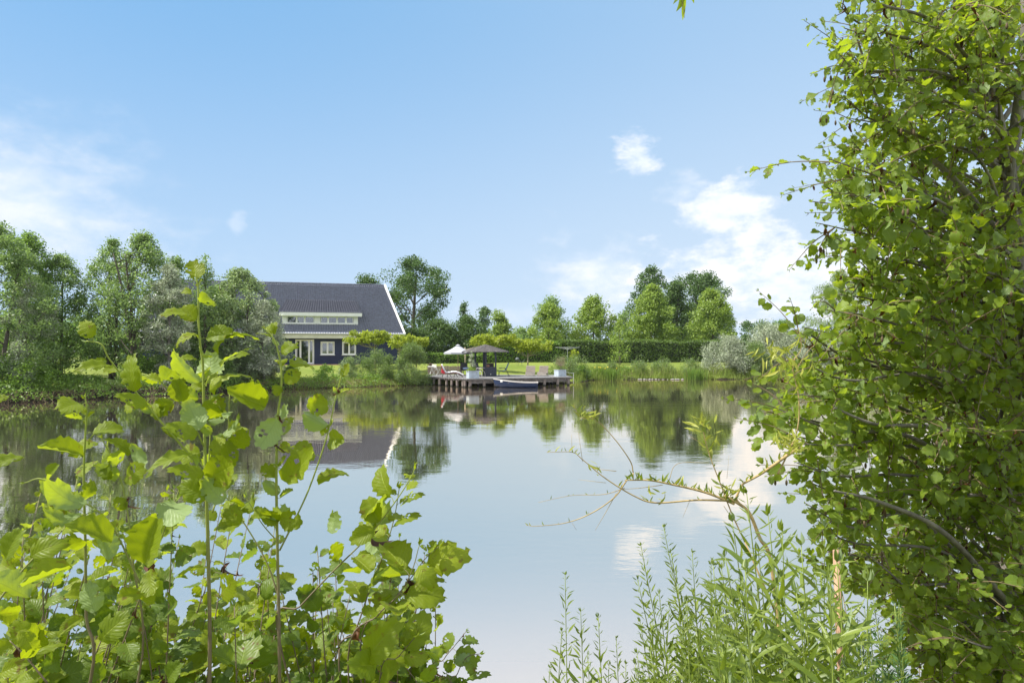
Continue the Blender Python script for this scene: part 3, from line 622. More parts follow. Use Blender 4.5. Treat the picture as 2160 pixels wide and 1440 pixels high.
# wall with real openings: pieces between windows
def opening(pa, pb, ya, yb): 
    a, b_ = hx(pa), hx(pb); return (a, b_, hz(yb, (a+b_)/2), hz(ya, (a+b_)/2))
ops = [opening(623, 662.6, 715.8, 768.5), opening(676.3, 705.6, 720.3, 748), opening(721.8, 751, 720.6, 748)]
ops[0] = (ops[0][0], ops[0][1], .04, ops[0][3])
mb = MB(); xs = [-LEN]; T = .24
def wall_piece(a, b_, z0, z1): 
    if b_-a > .01 and z1-z0 > .01: mb.box(((a+b_)/2, T/2, (z0+z1)/2), (b_-a, T, z1-z0))
cur = -LEN
for (a, b_, z0, z1) in ops:
    wall_piece(cur, a, -.3, EZ-.05); wall_piece(a, b_, -.3, z0); wall_piece(a, b_, z1, EZ-.05); cur = b_
wall_piece(cur, x1, -.3, EZ-.05)
wall_piece_side = mb.box((x1-.12, 5.6, 1.2), (.24, 10.7, 3.0)); mb.box((-LEN+.12, 5.6, 1.2), (.24, 10.7, 3.0)); mb.box(((x1-LEN)/2, 11.1, 1.2), (x1+LEN, .24, 3.0))
# gable triangles
for gx_, inn in ((x1, -1.1), (-LEN, 1.1)):
    mb.add([(gx_, .1, 2.7), (gx_, 11.1, 2.7), (gx_+inn, RY, RZ-.35), (gx_-.2, .1, 2.7), (gx_-.2, 11.1, 2.7), (gx_+inn-.2, RY, RZ-.35)],
           [(0, 1, 2), (5, 4, 3), (0, 2, 5, 3), (1, 4, 5, 2), (0, 3, 4, 1)])
# vertical cover strips over the board joints
x = -LEN+.1
while x < x1-.05:
    z0 = -.25; segs = [(z0, EZ-.06)]
    for (a, b_, q0, q1) in ops:
        if a-.07 < x < b_+.07: segs = [(z0, q0-.07), (q1+.07, EZ-.06)]
    for s0, s1 in segs:
        if s1-s0 > .05: mb.box((x, -.018, (s0+s1)/2), (.055, .036, s1-s0))
    x += .22
mb.build('wall', WALLM, hs)
def window(parent, a, b_, z0, z1, panes, yf=0.0, door=False, fw=.085, name='window'):
    """white frame with panes; panes = list of relative widths"""
    cx = (a+b_)/2; w = b_-a; h = z1-z0; r = empty(name, (cx, yf, z0)); r.parent = hs
    f = MB(); d = .10
    f.box((0, .02, fw/2), (w, d, fw)); f.box((0, .02, h-fw/2), (w, d, fw)); f.box((-w/2+fw/2, .02, h/2), (fw, d, h-2*fw)); f.box((w/2-fw/2, .02, h/2), (fw, d, h-2*fw))
    tot = sum(panes); x0 = -w/2+fw; iw = w-2*fw; g = []
    for i_, q in enumerate(panes):
        xw = iw*q/tot; xa, xb = x0, x0+xw; x0 = xb
        if i_ < len(panes)-1: f.box((xb, .02, h/2), (.07, d-.01, h-2*fw))
        sf = .055    # sash
        for (c0, c1) in (((xa+xb)/2, fw+sf/2), ((xa+xb)/2, h-fw-sf/2)): f.box((c0, .035, c1), (xw-.02, .05, sf-.004))
        for c0 in (xa+.03+sf/2, xb-.03-sf/2): f.box((c0, .035, h/2), (sf, .05, h-2*fw-2*sf))
        g.append((xa+.03+sf*.5, xb-.03-sf*.5))
    f.build('frame', WHITE, r)
    gm = MB()
    for xa, xb in g: gm.box(((xa+xb)/2, .045, h/2), (xb-xa, .008, h-2*fw-sf*.8))
    gm.build('pane', GLASS, r)
    if not door: MB().box((0, -.07, -.03), (w+.12, .16, .05)).build('sill', WHITE, r)
    else:
        MB().bar((-.18, -.06, 1.02), (-.06, -.06, 1.02), .03).build('handle', mat('steel', (.5, .5, .5), .3, metal=1), r); MB().box((0, -.15, -.06), (w+.1, .35, .08)).build('threshold', mat('stone_sill', (.35, .34, .32), .8), r)
    return r
window(hs, *ops[0], (1.0, 2.1, 1.0), door=True, name='glazed_door')
for o_ in ops[1:]: window(hs, *o_, (1, 1))
# rooms: floor, back and curtains seen through the glass
rm = MB(); rm.box(((x1-LEN)/2, 3.6, 1.3), (x1+LEN-.6, .1, 2.6)); rm.box(((x1-LEN)/2, 1.9, -.05), (x1+LEN-.6, 3.3, .1)); rm.box(((x1-LEN)/2, 1.9, 2.62), (x1+LEN-.6, 3.3, .05))
rm.build('rooms', mat('room_plaster', (.30, .25, .19), .9), hs)
for (a, b_, z0, z1), w in zip(ops, (.35, .28, .2)):
    for s_ in (a+.1, b_-.1-w):
        cu = MB()
        for k in range(6): cu.box((s_+w*(k+.5)/6, .32+.02*(k % 2), (z0+z1)/2), (w/6, .03, z1-z0+.1))
        cu.build('curtain', mat('brown_curtain', (.28, .18, .11), .9), hs)
# main roof: rows of glazed pantiles as a real wavy stepped surface
def tiled(name, A, B, C, D_, col=.24, row=.345, amp=.020, step=.055, parent=hs, spc=6, thick=.05, m_=None):
    """A,B lower left/right; D_,C upper left/right. local points"""
    A, B, C, D_ = map(lambda q: np.array(q, float), (A, B, C, D_))
    wlow = np.linalg.norm(B-A); h = np.linalg.norm(((C+D_)-(A+B))/2); nr = max(2, round(h/row)); nc = max(2, round(wlow/col)); n = np.cross(B-A, D_-A); n /= np.linalg.norm(n)
    us = np.linspace(0, 1, nc*spc+1); ph = us*nc*2*np.pi; wave = amp*(np.sin(ph)+.35*np.sin(2*ph))
    Vv = []; vs_ = []
    for r_ in range(nr):
        for v_, lift in ((r_/nr, step), ((r_+1)/nr, 0.0)): vs_.append((v_, lift))
    for v_, lift in vs_:
        a = A+(D_-A)*v_; b_ = B+(C-B)*v_; Vv.append(a[None]+(b_-a)[None]*us[:, None]+n[None]*(wave+lift)[:, None])
    k = len(us); Vv = np.concatenate(Vv); rows = len(vs_)
    i_ = np.arange(k-1)[None]+np.arange(rows-1)[:, None]*k; Q = np.stack([i_, i_+1, i_+k+1, i_+k], -1).reshape(-1, 4)
    # underside so that the sheet has thickness
    nv = len(Vv); lo_ = np.stack([A, B, C, D_])-n*thick; Vv = np.concatenate([Vv, lo_])
    Q = np.concatenate([Q, [[nv+3, nv+2, nv+1, nv]], [[nv, nv+1, k-1, 0]], [[nv+1, nv+2, rows*k-1, k-1]], [[nv+2, nv+3, (rows-1)*k, rows*k-1]], [[nv+3, nv, 0, (rows-1)*k]]])
    return link(name, np_mesh(name, Vv, Q), m_ or ROOFM, parent)
OV = -.55
rf = tiled('roof', (-LEN-.4, OV, EZ), (0, OV, EZ), (RX, RY, RZ), (-LEN+1.1, RY, RZ))
tiled('roof', (0, 2*RY-OV, EZ), (-LEN-.4, 2*RY-OV, EZ), (-LEN+1.1, RY, RZ), (RX, RY, RZ), spc=3)
mb = MB(); 
for k in range(60):
    a = RX-k*(LEN-2.6)/60; mb.tube([(a, RY, RZ+.02), (a-(LEN-2.6)/60*.96, RY, RZ+.05)], .12, .10, 8)
mb.build('ridge_tiles', ROOFM, hs)
up = Vector((0, .1, .02)); vb = MB()
def board(a, b_, w, h, nm, m_): MB().bar(a, b_, w, h).build(nm, m_, hs)
for s_, e_, f_ in (((.10, OV-.05, EZ-.08), (RX+.10, RY, RZ+.02), 0), ((.10, 2*RY-OV+.05, EZ-.08), (RX+.10, RY, RZ+.02), 0),
                   ((-LEN-.5, OV-.05, EZ-.08), (-LEN+1.0, RY, RZ+.02), 0), ((-LEN-.5, 2*RY-OV+.05, EZ-.08), (-LEN+1.0, RY, RZ+.02), 0)):
    MB().bar(s_, e_, .16, .34).build('barge_board', WHITE, hs)
MB().box(((-LEN-.3)/2, OV-.06, EZ-.27), (LEN+.3, .10, .40)).build('fascia', CREAM, hs)
MB().box(((-LEN-.3)/2, OV+.26, EZ-.44), (LEN, .52, .05)).build('soffit', WHITE, hs)
gt = MB(); gt.tube([(-LEN-.3, OV-.16, EZ-.02), (.08, OV-.16, EZ-.02)], .075, .075, 10); gt.build('gutter', mat('zinc', (.45, .47, .48), .45, metal=.6), hs)
# dormer
def rz_at(y): return EZ+(RZ-EZ)*(y-OV)/(RY-OV)
DY = .47                            # plane of the dormer front behind the wall plane
da, db = hx(595, DY), hx(755, DY); dzb = rz_at(DY)+.02; dzt = hz(667, (da+db)/2, DY)
mb = MB(); yb = DY; 
while rz_at(yb) < dzt+.75: yb += .1
bk = min(yb, 3.6)
def dbox(a, b_, z0, z1): mb.box(((a+b_)/2, DY+.09, (z0+z1)/2), (b_-a, .18, z1-z0))
pn = [(605, 624.5), (625.5, 642), (644, 663.5), (675.5, 690), (691, 708.5), (712.5, 729), (731, 746)]
z0w = hz(682.5, (da+db)/2, DY); z1w = hz(666.2, (da+db)/2, DY)
dbox(da, db, dzb-.25, z0w)
edges = [hx(a, DY) for p_ in pn for a in p_]
grp = [(hx(604, DY), hx(664, DY), (1.2, 1, 1.2)), (hx(674.5, DY), hx(747, DY), (1, 1.15, 1.15, 1))]
dbox(da, grp[0][0], z0w, dzt+.1); dbox(grp[0][1], grp[1][0], z0w, dzt+.1); dbox(grp[1][1], db, z0w, dzt+.1)
for xx in (da+.05, db-.05):           # cheeks
    mb.add([(xx-.05, DY+.18, dzb-.3), (xx-.05, DY+.18, dzt+.2), (xx-.05, bk, dzt+.5), (xx-.05, bk, dzt-.2), (xx+.05, DY+.18, dzb-.3), (xx+.05, DY+.18, dzt+.2), (xx+.05, bk, dzt+.5), (xx+.05, bk, dzt-.2)],
           [(0, 1, 2, 3), (7, 6, 5, 4), (0, 4, 5, 1), (1, 5, 6, 2), (2, 6, 7, 3), (3, 7, 4, 0)])
mb.build('dormer', WHITE, hs)
for a, b_, pp in grp: 
    r_ = window(hs, a, b_, z0w+.001, z1w-.02, pp, yf=DY+.03, fw=.05, name='dormer_window')
MB().box(((da+db)/2, DY+1.3, (z0w+z1w)/2), (db-da-.3, .05, z1w-z0w+.5)).build('dormer_room', mat('dormer_plaster', (.09, .10, .12), .9), hs)
fz0 = dzt+.02; fl, fr_ = hx(589.5, DY-.45), hx(763.7, DY-.45)
MB().box(((fl+fr_)/2, DY-.42, fz0+.15), (fr_-fl, .12, .34)).build('dormer_fascia', WHITE, hs)
MB().box(((fl+fr_)/2, DY-.1, fz0+.02), (fr_-fl-.05, .52, .05)).build('dormer_soffit', WHITE, hs)
# dormer roof: shallower than the main roof; meets it where the two planes cross
sl = .42; zf = fz0+.34; y0 = DY-.42
ym = y0
while zf+(ym-y0)*sl > rz_at(ym) and ym < RY: ym += .02
tiled('dormer_roof', (fl, y0, zf), (fr_, y0, zf), (fr_-.45, ym+.1, zf+(ym+.1-y0)*sl), (fl+.45, ym+.1, zf+(ym+.1-y0)*sl), row=.33, m_=mat('dormer_tile', (.055, .060, .085), .5, .25, 5, spec=.35))
pv = MB(); pv.box((-7.5, -1.3, -.06), (16, 2.2, .14)); pvo = pv.build('terrace_paving', mat('brick_paving', (.25, .14, .10), .9, .3, 6, .4, 30), None); pvo.location = (HX, HY, HZ-.02); pvo.rotation_euler = (0, 0, HA); tag(pvo, kind='structure')

# ------------------------------------------------------------------ parked car
cb = empty('parked_car', (-40.6, 70.5, gz(-40.6, 70.5)), R(12)); tag(cb, 'slate blue estate car parked on the grass behind the left bank trees', 'car')
CARP = mat('slate_blue_paint', (.10, .17, .24), .25, spec=.7)
def loft(secs, cap=True):
    m_ = MB(); k = len(secs[0]); vs = [v for s_ in secs for v in s_]
    fs = [(i_*k+j, i_*k+(j+1) % k, (i_+1)*k+(j+1) % k, (i_+1)*k+j) for i_ in range(len(secs)-1) for j in range(k)]
    if cap: fs += [tuple(range(k-1, -1, -1)), tuple((len(secs)-1)*k+j for j in range(k))]
    return m_.add(vs, fs)
def csec(x, w, z0, z1, sh=.12): return [(x, -w, z0+.05), (x, -w-.02, (z0+z1)/2), (x, -w+sh, z1), (x, w-sh, z1), (x, w+.02, (z0+z1)/2), (x, w, z0+.05), (x, w-.2, z0), (x, -w+.2, z0)]
loft([csec(*q) for q in ((-2.15, .68, .42, .70), (-2.0, .80, .28, .82), (-1.2, .86, .24, .90), (0, .88, .22, .93), (1.2, .87, .22, .97), (1.95, .84, .26, .98), (2.15, .76, .36, .90))]).build('body', CARP, cb, True)
gh = [(-1.15, .74, .88, .92), (-.45, .68, .88, 1.40), (.6, .68, .9, 1.46), (1.5, .66, .92, 1.40), (2.0, .70, .92, 1.0)]
loft([csec(x_, w_, a_, b_, .1) for x_, w_, a_, b_ in gh]).build('windows', mat('car_glass', (.30, .36, .40), .12, spec=.9), cb, True)
loft([csec(x_, w_-.03, a_, b_, .1) for x_, w_, a_, b_ in ((-.5, .66, 1.37, 1.41), (.6, .68, 1.42, 1.49), (1.52, .66, 1.37, 1.43))]).build('roof', CARP, cb, True)
for x_ in (-1.35, 1.35):
    for s_ in (-1, 1):
        w_ = MB(); w_.tube([(x_, s_*.68, .32), (x_, s_*.88, .32)], .32, .32, 18); wo = w_.build('wheel', mat('tyre', (.02, .02, .02), .8), cb)
        w_ = MB(); w_.tube([(x_, s_*.87, .32), (x_, s_*.895, .32)], .2, .17, 12); w_.build('rim', mat('alloy', (.55, .55, .56), .3, metal=.8), wo)
for s_ in (-.62, .62): MB().box((-2.08, s_, .66), (.16, .3, .14)).build('headlight', mat('lamp_glass', (.7, .72, .74), .1), cb)
# ------------------------------------------------------------------ jetty and what stands on it
DZ = .60
def on(px, py=None, D=None, z=DZ):
    D = D or (EYE-z)*F/(py-HOR); return Vector(((px-1080)/F*D, D, z))
WOODG = mat('weathered_deck', (.25, .245, .24), .8, .22, 3, .5, 30, stretch=(1, 8, 1)); POSTW = None
def wet_post():
    m, t, o = new_mat('wet_footed_post'); b = N(t, 'ShaderNodeBsdfPrincipled', i_Roughness=.8); tcn = N(t, 'ShaderNodeTexCoord'); sp = N(t, 'ShaderNodeSeparateXYZ'); L(t, tcn.outputs['Object'], sp.inputs[0])
    nz = N(t, 'ShaderNodeTexNoise', i_Scale=5.0, i_Detail=5.0); L(t, tcn.outputs['Object'], nz.inputs['Vector']); h = math_(t, 'ADD', sp.outputs[2], math_(t, 'MULTIPLY', math_(t, 'SUBTRACT', nz.outputs[0], .5), .12))
    c = mixc(t, nz.outputs[0], (.17, .14, .12), (.33, .28, .24)); L(t, mixc(t, sstep(t, h, .03, .13), (.022, .024, .014), c), b.inputs['Base Color']); L(t, b.outputs[0], o.inputs[0]); return m
POSTW = wet_post()
POSTW_OLD = mat('weathered_post', (.24, .20, .17), .85, .3, 5, .6, 20, stretch=(2, 2, .5))
BEAM = mat('weathered_beam', (.22, .20, .18), .85, .35, 4, .5, 25, stretch=(.6, 2, 2)); TEAK = mat('grey_teak', (.40, .35, .30), .75, .22, 6, .4, 40, stretch=(.6, 3, 3))
NAVY = mat('navy_boarding', (.035, .042, .065), .6, .3, 4, stretch=(6, 6, .5)); STEEL = mat('brushed_steel', (.55, .56, .57), .35, metal=.9)
ZINC = mat('zinc_planter', (.40, .46, .52), .5, .16, 5, spec=.5); BLK = mat('black_metal', (.025, .025, .028), .5); MESH_ = mat('charcoal_sling', (.055, .052, .055), .7, .2, 30)
jt = empty('jetty', (0, 0, 0)); tag(jt, 'weathered grey timber jetty on posts running out along the far bank', 'jetty')
A, B, C, D2, E2 = Vector((-6.5, 51, 0)), Vector((-3.07, 46.5, 0)), Vector((4.44, 50, 0)), Vector((4.1, 54.2, 0)), Vector((-6.9, 55.2, 0))
def poly_clip_planks():
    """planks laid parallel to the long front edge, cut to the jetty outline"""
    u = (C-B).normalized(); v = Vector((-u.y, u.x, 0)); poly = [(p-B).dot(u) for p in (A, B, C, D2, E2)], [(p-B).dot(v) for p in (A, B, C, D2, E2)]
    m_ = MB(); w = .145; y = min(poly[1]); k = 0
    while y < max(poly[1]):
        yc = y+w/2; xs_ = []
        for i_ in range(5):
            x1_, y1_, x2_, y2_ = poly[0][i_], poly[1][i_], poly[0][(i_+1) % 5], poly[1][(i_+1) % 5]
            if (y1_ > yc) != (y2_ > yc): xs_.append(x1_+(x2_-x1_)*(yc-y1_)/(y2_-y1_))
        if len(xs_) >= 2:
            a, b_ = min(xs_), max(xs_); c = B+u*(a+b_)/2+v*yc; dz = .004*((k*7) % 3)
            m_.box((c.x, c.y, DZ-.02+dz), (b_-a+.05*((k*5) % 2), w-.012, .04), math.atan2(u.y, u.x))
        y += w; k += 1
    return m_
poly_clip_planks().build('deck_boards', WOODG, jt)
def along(a, b_, off, z, w, h): 
    d = (b_-a).normalized(); n_ = Vector((-d.y, d.x, 0))*off; return (a+n_+Vector((0, 0, z)), b_+n_+Vector((0, 0, z)), w, h)
MB().bar(*along(B, C, .10, .52, .05, .10)).build('edge_board', BEAM, jt); MB().bar(*along(A, B, .10, .52, .05, .10)).build('edge_board', BEAM, jt)
MB().bar(*along(B+Vector((.2, .1, 0)), C-Vector((.1, .05, 0)), .22, .36, .07, .20)).build('beam', BEAM, jt); MB().bar(*along(E2, D2, -.3, .4, .08, .22)).build('beam', BEAM, jt)
jm = MB(); u = (C-B).normalized(); v = Vector((-u.y, u.x, 0))
for k in range(16):
    p0 = B+u*(.15+k*.54)+v*.04; jm.bar(p0+Vector((0, 0, .50)), p0+v*5.6*(1 if k < 14 else .8)+Vector((0, 0, .50)), .07, .12)
v2 = (B-A).normalized(); 
for k in range(9):
    p0 = A+v2*(.2+k*.62)+Vector((.02, .02, 0)); jm.bar(p0+Vector((0, 0, .50)), p0+Vector((2.2, 2.8, .50))*.9+Vector((0, 0, .05)), .07, .12)
jm.build('joists', BEAM, jt)
rg = RND(600)
def post(p, r=.085, top=.46): 
    q = p+Vector((rg.normal()*.02, rg.normal()*.02, 0)); MB().tube([(q.x, q.y, -1.3), (q.x+rg.normal()*.015, q.y, top)], r*1.02, r*.96, 9).build('post', POSTW, jt, False)
for px_ in (912, 924, 938, 949, 962, 972, 978.5):
    t_ = None; k = (px_-1080)/F; d = B-A; t_ = (k*A.y-A.x)/(d.x-k*d.y); post(A+d*t_+Vector((.12, .12, 0)), .10)
for px_ in (994, 1023, 1046, 1100, 1133, 1151, 1176, 1201):
    k = (px_-1080)/F; d = C-B; t_ = (k*B.y-B.x)/(d.x-k*d.y); post(B+d*t_+v*.15, .11, .44)
for px_ in (1009, 1058, 1080, 1118, 1142, 1158, 1165, 1190): 
    k = (px_-1080)/F; a_ = B+v*2.3; d = C-B; t_ = (k*a_.y-a_.x)/(d.x-k*d.y); post(a_+d*t_, .08, .44)
for px_ in (905, 931, 955, 985, 1030, 1070, 1110, 1150, 1185): 
    k = (px_-1080)/F; a_ = E2+Vector((0, -.6, 0)); d = D2-E2; t_ = (k*a_.y-a_.x)/(d.x-k*d.y); post(a_+d*t_, .08, .44)
rl = MB(); c0 = C+Vector((.06, -.02, 0)); rl.tube([c0+Vector((0, 0, .1)), c0+Vector((0, 0, .92))], .022, .022, 8); rl.tube([c0+Vector((0, 0, .86)), D2+Vector((.05, -.9, .86))], .016, .016, 6); rl.tube([D2+Vector((.05, -.9, .3)), D2+Vector((.05, -.9, .88))], .022, .022, 8)
rl.build('handrail', STEEL, jt)

# wooden fence at the back left of the jetty
fa, fb = on(903, D=54.9), on(977, D=54.9); fd = empty('board_fence', fa); tag(fd, 'low fence of weathered vertical boards at the back left of the jetty', 'fence')
fm = MB(); n_ = int((fb-fa).length/.115)
for k in range(n_): fm.box((k*.115+.05, .02*(k % 2), .33+.012*((k*7) % 4)), (.10, .022, .66+.02*((k*5) % 3)))
fm.build('boards', mat('old_fence_board', (.26, .20, .165), .9, .4, 9, .4, 30, stretch=(3, 3, .4)), fd)
for k in (0, .5, 1): MB().box(((fb-fa).length*k, .07, .35), (.07, .07, .75)).build('post', BEAM, fd)

# planters
def planter(label, loc, w, h, rz, kind, seed):
    r = empty('zinc_planter', loc, rz); tag(r, label, 'planter')
    m_ = MB(); t_ = .025
    for (cx, cy, sx, sy) in ((0, -w/2+t_/2, w, t_), (0, w/2-t_/2, w, t_), (-w/2+t_/2, 0, t_, w-2*t_), (w/2-t_/2, 0, t_, w-2*t_)): m_.box((cx, cy, h/2), (sx, sy, h))
    for (cx, cy, sx, sy) in ((0, -w/2, w+.03, .05), (0, w/2, w+.03, .05), (-w/2, 0, .05, w-.05), (w/2, 0, .05, w-.05)): m_.box((cx, cy, h-.012), (sx, sy, .03))
    m_.box((0, -w/2-.003, h/2), (.012, .012, h*.96))
    m_.build('box', ZINC, r); MB().box((0, 0, h-.07), (w-.06, w-.06, .04)).build('soil', mat('soil', (.04, .03, .02), 1), r)
    return r
p1 = planter('zinc planter with an olive tree and low green plant at the jetty corner', on(997, D=47.4), .72, .53, R(20), 0, 1)
p2 = planter('zinc planter with a small pinkish tree near the right end of the jetty', on(1181.5, D=50.9), .66, .50, R(26), 1, 2)
def potted(name, label, loc, zt, rr, z0, m_, seed, n, narrow=True, stem=.018, size=.09):
    rg_ = RND(seed); r = empty(name, loc); tag(r, label, 'potted plant'); c = crown_pts(rg_, 18, z0, zt, rr, 'egg'); leaves_mesh('foliage', rg_, c, np.full(18, rr*.4), n, size, m_, r, narrow)
    q = MB(); q.tube(cat_rom([(0, 0, 0), (.02, 0, z0*.6), (-.02, 0, z0+.1)], 4), stem, stem*.7, 6)
    for j in range(8): q.tube([(-.01, 0, z0*.9), Vector(c[j])*.6+Vector((0, 0, z0*.4)), c[j]], stem*.5, stem*.2, 4)
    q.build('stem', BARKG, r); return r
potted('potted_olive', 'tall pale olive tree growing from the planter at the jetty corner', p1.location+Vector((-.08, 0, .46)), 1.42, .26, .35, M_SIL, 610, 650)
potted('potted_plant', 'low bright green plant in the planter at the jetty corner', p1.location+Vector((.02, 0, .46)), .26, .34, .0, M_LIM, 611, 900, False, size=.07)
potted('potted_tree', 'small wispy pinkish tree in the right-hand zinc planter', p2.location+Vector((.05, 0, .43)), 1.02, .42, .40, leaf_mat('pinkish_leaf', (.20, .15, .10), (.36, .30, .20), (.3, .25, .12), .3, .3), 612, 800, size=.08)

# shingled bar
gc = on(1024, D=51.6); gb = empty('shingled_bar', gc, R(8)); tag(gb, 'outdoor bar with dark counter under a hexagonal shingled roof on black posts', 'pavilion')
zr0 = EYE-(742.5-HOR)/F*51.6-DZ; zr1 = EYE-(726.5-HOR)/F*51.6-DZ; RR = 1.84
m_ = MB(); ns = 6; rows = 9
for k in range(ns):
    a0, a1 = 2*math.pi*k/ns, 2*math.pi*(k+1)/ns
    for r_ in range(rows):
        f0, f1 = 1-r_/rows, 1-(r_+1)/rows-.012; f1 = max(f1, 0.0)
        zz0 = zr0+(zr1-zr0)*(1-f0)**.94; zz1 = zr0+(zr1-zr0)*(1-f1)**.94; nn = max(1, int(13*f0))
        for s_ in range(nn):
            q0, q1 = s_/nn, (s_+.93)/nn
            def pt(f, q, z): 
                p_ = Vector((math.cos(a0), math.sin(a0), 0))*(1-q)+Vector((math.cos(a1), math.sin(a1), 0))*q; p_ = p_*RR*f; p_.z = z; return p_
            j_ = .010*((s_*7+r_*3) % 4)
            vs = [pt(f0+j_, q0, zz0+.035), pt(f0+j_, q1, zz0+.035), pt(f1, q1, zz1+.012), pt(f1, q0, zz1+.012)]
            lo_ = [v_-Vector((0, 0, .022)) for v_ in vs]; m_.add(vs+lo_, [(0, 1, 2, 3), (7, 6, 5, 4), (0, 4, 5, 1), (1, 5, 6, 2), (3, 2, 6, 7), (0, 3, 7, 4)])
m_.build('roof', mat('wood_shingle', (.105, .095, .092), .9, .45, 9, .4, 20), gb)
lw_ = MB()
for k in range(6):
    a = 2*math.pi*k/6; lw_.bar((math.cos(a)*RR*.97, math.sin(a)*RR*.97, zr0-.02), (0, 0, zr1-.07), .06, .08)
    a2 = 2*math.pi*(k+1)/6; lw_.bar((math.cos(a)*RR*.55, math.sin(a)*RR*.55, zr0+.12), (math.cos(a2)*RR*.55, math.sin(a2)*RR*.55, zr0+.12), .06, .1)
lw_.build('rafters', NAVY, gb)
cp = Matrix.Rotation(-R(8), 3, 'Z')
def gl_(px, D): return cp @ (on(px, D=D)-gc)
for px_, D_, w_ in ((1002.5, 51.9, .13), (1021.5, 52.7, .20), (1045.5, 50.9, .11), (1025, 51.0, .10)):
    p_ = gl_(px_, D_); MB().box((p_.x, p_.y, zr0*.5+.06), (w_, w_, zr0+.12)).build('post', NAVY, gb)
zc = EYE-(774.6-HOR)/F*51-DZ
p_ = gl_(1035, 51.1); m_ = MB(); m_.box((p_.x, p_.y, zc/2-.01), (.84, .55, zc-.04), -R(8))
for k in range(9): m_.box((p_.x-.37+k*.0925, p_.y-.285+.052*(-.37+k*.0925)*-2.6, zc/2), (.078, .02, zc-.08), -R(8))
m_.build('cabinet', NAVY, gb)
MB().box((p_.x-.03, p_.y-.31, .17), (.05, .02, .09)).build('bottle_opener', STEEL, gb)
m_ = MB(); q_ = gl_(1023, 51.2); m_.box((q_.x, q_.y, zc), (1.62, .62, .045), -R(8)); q_ = gl_(1005, 52.0); m_.box((q_.x, q_.y, zc+.003), (.5, 1.3, .043), -R(8)); m_.build('counter_top', mat('dark_counter', (.07, .07, .08), .5, .2, 8), gb)
fbk = empty('fruit_basket', on(1029, D=51.0)+Vector((0, 0, zc+.022))); tag(fbk, 'reddish basket standing on the bar counter', 'basket')
MB().lathe([(.10, 0), (.15, .07), (.16, .11), (.14, .11), (.11, .05), (.02, .03)], n=14).build('bowl', mat('wicker_red', (.28, .14, .10), .8, .3, 30), fbk)
m_ = MB()
for k in range(6): a = k*1.05; m_.lathe([(.005, -.045), (.035, -.03), (.047, 0), (.035, .03), (.005, .045)], (.075*math.cos(a), .075*math.sin(a), .12+.02*(k % 2)), 8)
m_.build('fruit', mat('orange_fruit', (.30, .16, .09), .6), fbk)

# sling chairs
def sling(label, loc, rz, m_, fr=BLK, rec=.35, hh=.95):
    r = empty('garden_chair', loc, rz); tag(r, label, 'garden chair', 'garden chairs around the bar'); bx_ = -rec
    s_ = MB(); s_.bar((0, -.02, .40), (0, .44, .43), .50, .02, up=(0, 0, 1)); s_.build('seat', m_, r)
    s_ = MB(); s_.bar((0, .44, .42), (0, .44+rec, hh), .50, .025, up=(0, -1, .3)); s_.build('backrest', m_, r)
    for x_ in (-.27, .27):
        f = MB(); f.tube(cat_rom([(x_, -.05, 0), (x_, .05, .40), (x_, .44, .43), (x_, .44+rec, hh+.02)], 4), .016, .016, 6); f.tube(cat_rom([(x_, -.02, .60), (x_, .30, .63), (x_, .52, .50), (x_, .75, .0)], 4), .016, .016, 6); f.build('frame', fr, r)
    f = MB(); f.tube([(-.27, .1, .4), (.27, .1, .4)], .014, .014, 6); f.tube([(-.27, .75, .05), (.27, .75, .05)], .012, .012, 6); f.build('crossbar', fr, r)
    return r
WFR = mat('pale_metal', (.62, .60, .58), .4)
sling('charcoal reclining chair between the left planter and the bar cabinet', on(1019, D=50.3), R(66), MESH_, WFR, .42, .98)
sling('garden chair with a pale blue cushion at the right side of the bar', on(1053, D=51.2), R(-82), mat('pale_blue_cushion', (.36, .52, .60), .8), BLK, .28, 1.0)
sling('dark chair behind the bar counter', on(1034.5, D=53.2), R(180), MESH_, BLK, .2, .96)
sling('dark chair at the left side of the bar counter behind the pale framed one', on(1010, D=52.8), R(30), MESH_, BLK, .25, .96)
sling('dark chair with a blue flowered cushion left of the planter', on(980, D=52.6), R(10), MESH_, BLK, .18, .98)
cu_ = MB(); cu_.lathe([(.02, 0), (.22, .02), (.28, .09), (.22, .16), (.02, .19)], n=14); cuo = cu_.build('floral_cushion', mat('blue_floral_fabric', (.10, .20, .55), .8, 0, 16, col2=(.55, .62, .75)), None, True)
cuo.location = on(983, D=52.5)+Vector((0, .15, .46)); tag(cuo, 'blue and white flowered cushion heaped on the dark chair', 'cushion')

# white padded lounger
ll = empty('sun_lounger', on(934, D=49.3), R(8)); tag(ll, 'sun lounger with a thick white pad and red seat back facing right', 'sun lounger')
pad = mat('white_cushion', (.78, .77, .78), .8, .05, 6)
prof = [(-.12, .92), (.0, .66), (.17, .36), (.32, .30), (.75, .36), (1.05, .33), (1.35, .19), (1.45, .14)]
def ribbon(prof, w, t_, up_=1):
    pr = cat_rom([(x_, 0, z_) for x_, z_ in prof], 4); s_ = []
    for i_, p__ in enumerate(pr):
        d = (pr[min(i_+1, len(pr)-1)]-pr[max(i_-1, 0)]).normalized(); n__ = Vector((-d.z, 0, d.x)); tt = t_*(1+.15*math.sin(i_*2.1))
        s_.append([p__+Vector((0, -w/2, 0)), p__+n__*tt+Vector((0, -w/2+.03, 0)), p__+n__*tt+Vector((0, w/2-.03, 0)), p__+Vector((0, w/2, 0))])
    return loft(s_)
ribbon(prof, .62, .09).build('pad', pad, ll, True)
ribbon([(x_-.03, z_-.03) for x_, z_ in prof], .58, .02).build('sling_seat', mat('red_canvas', (.60, .03, .05), .7), ll, True)
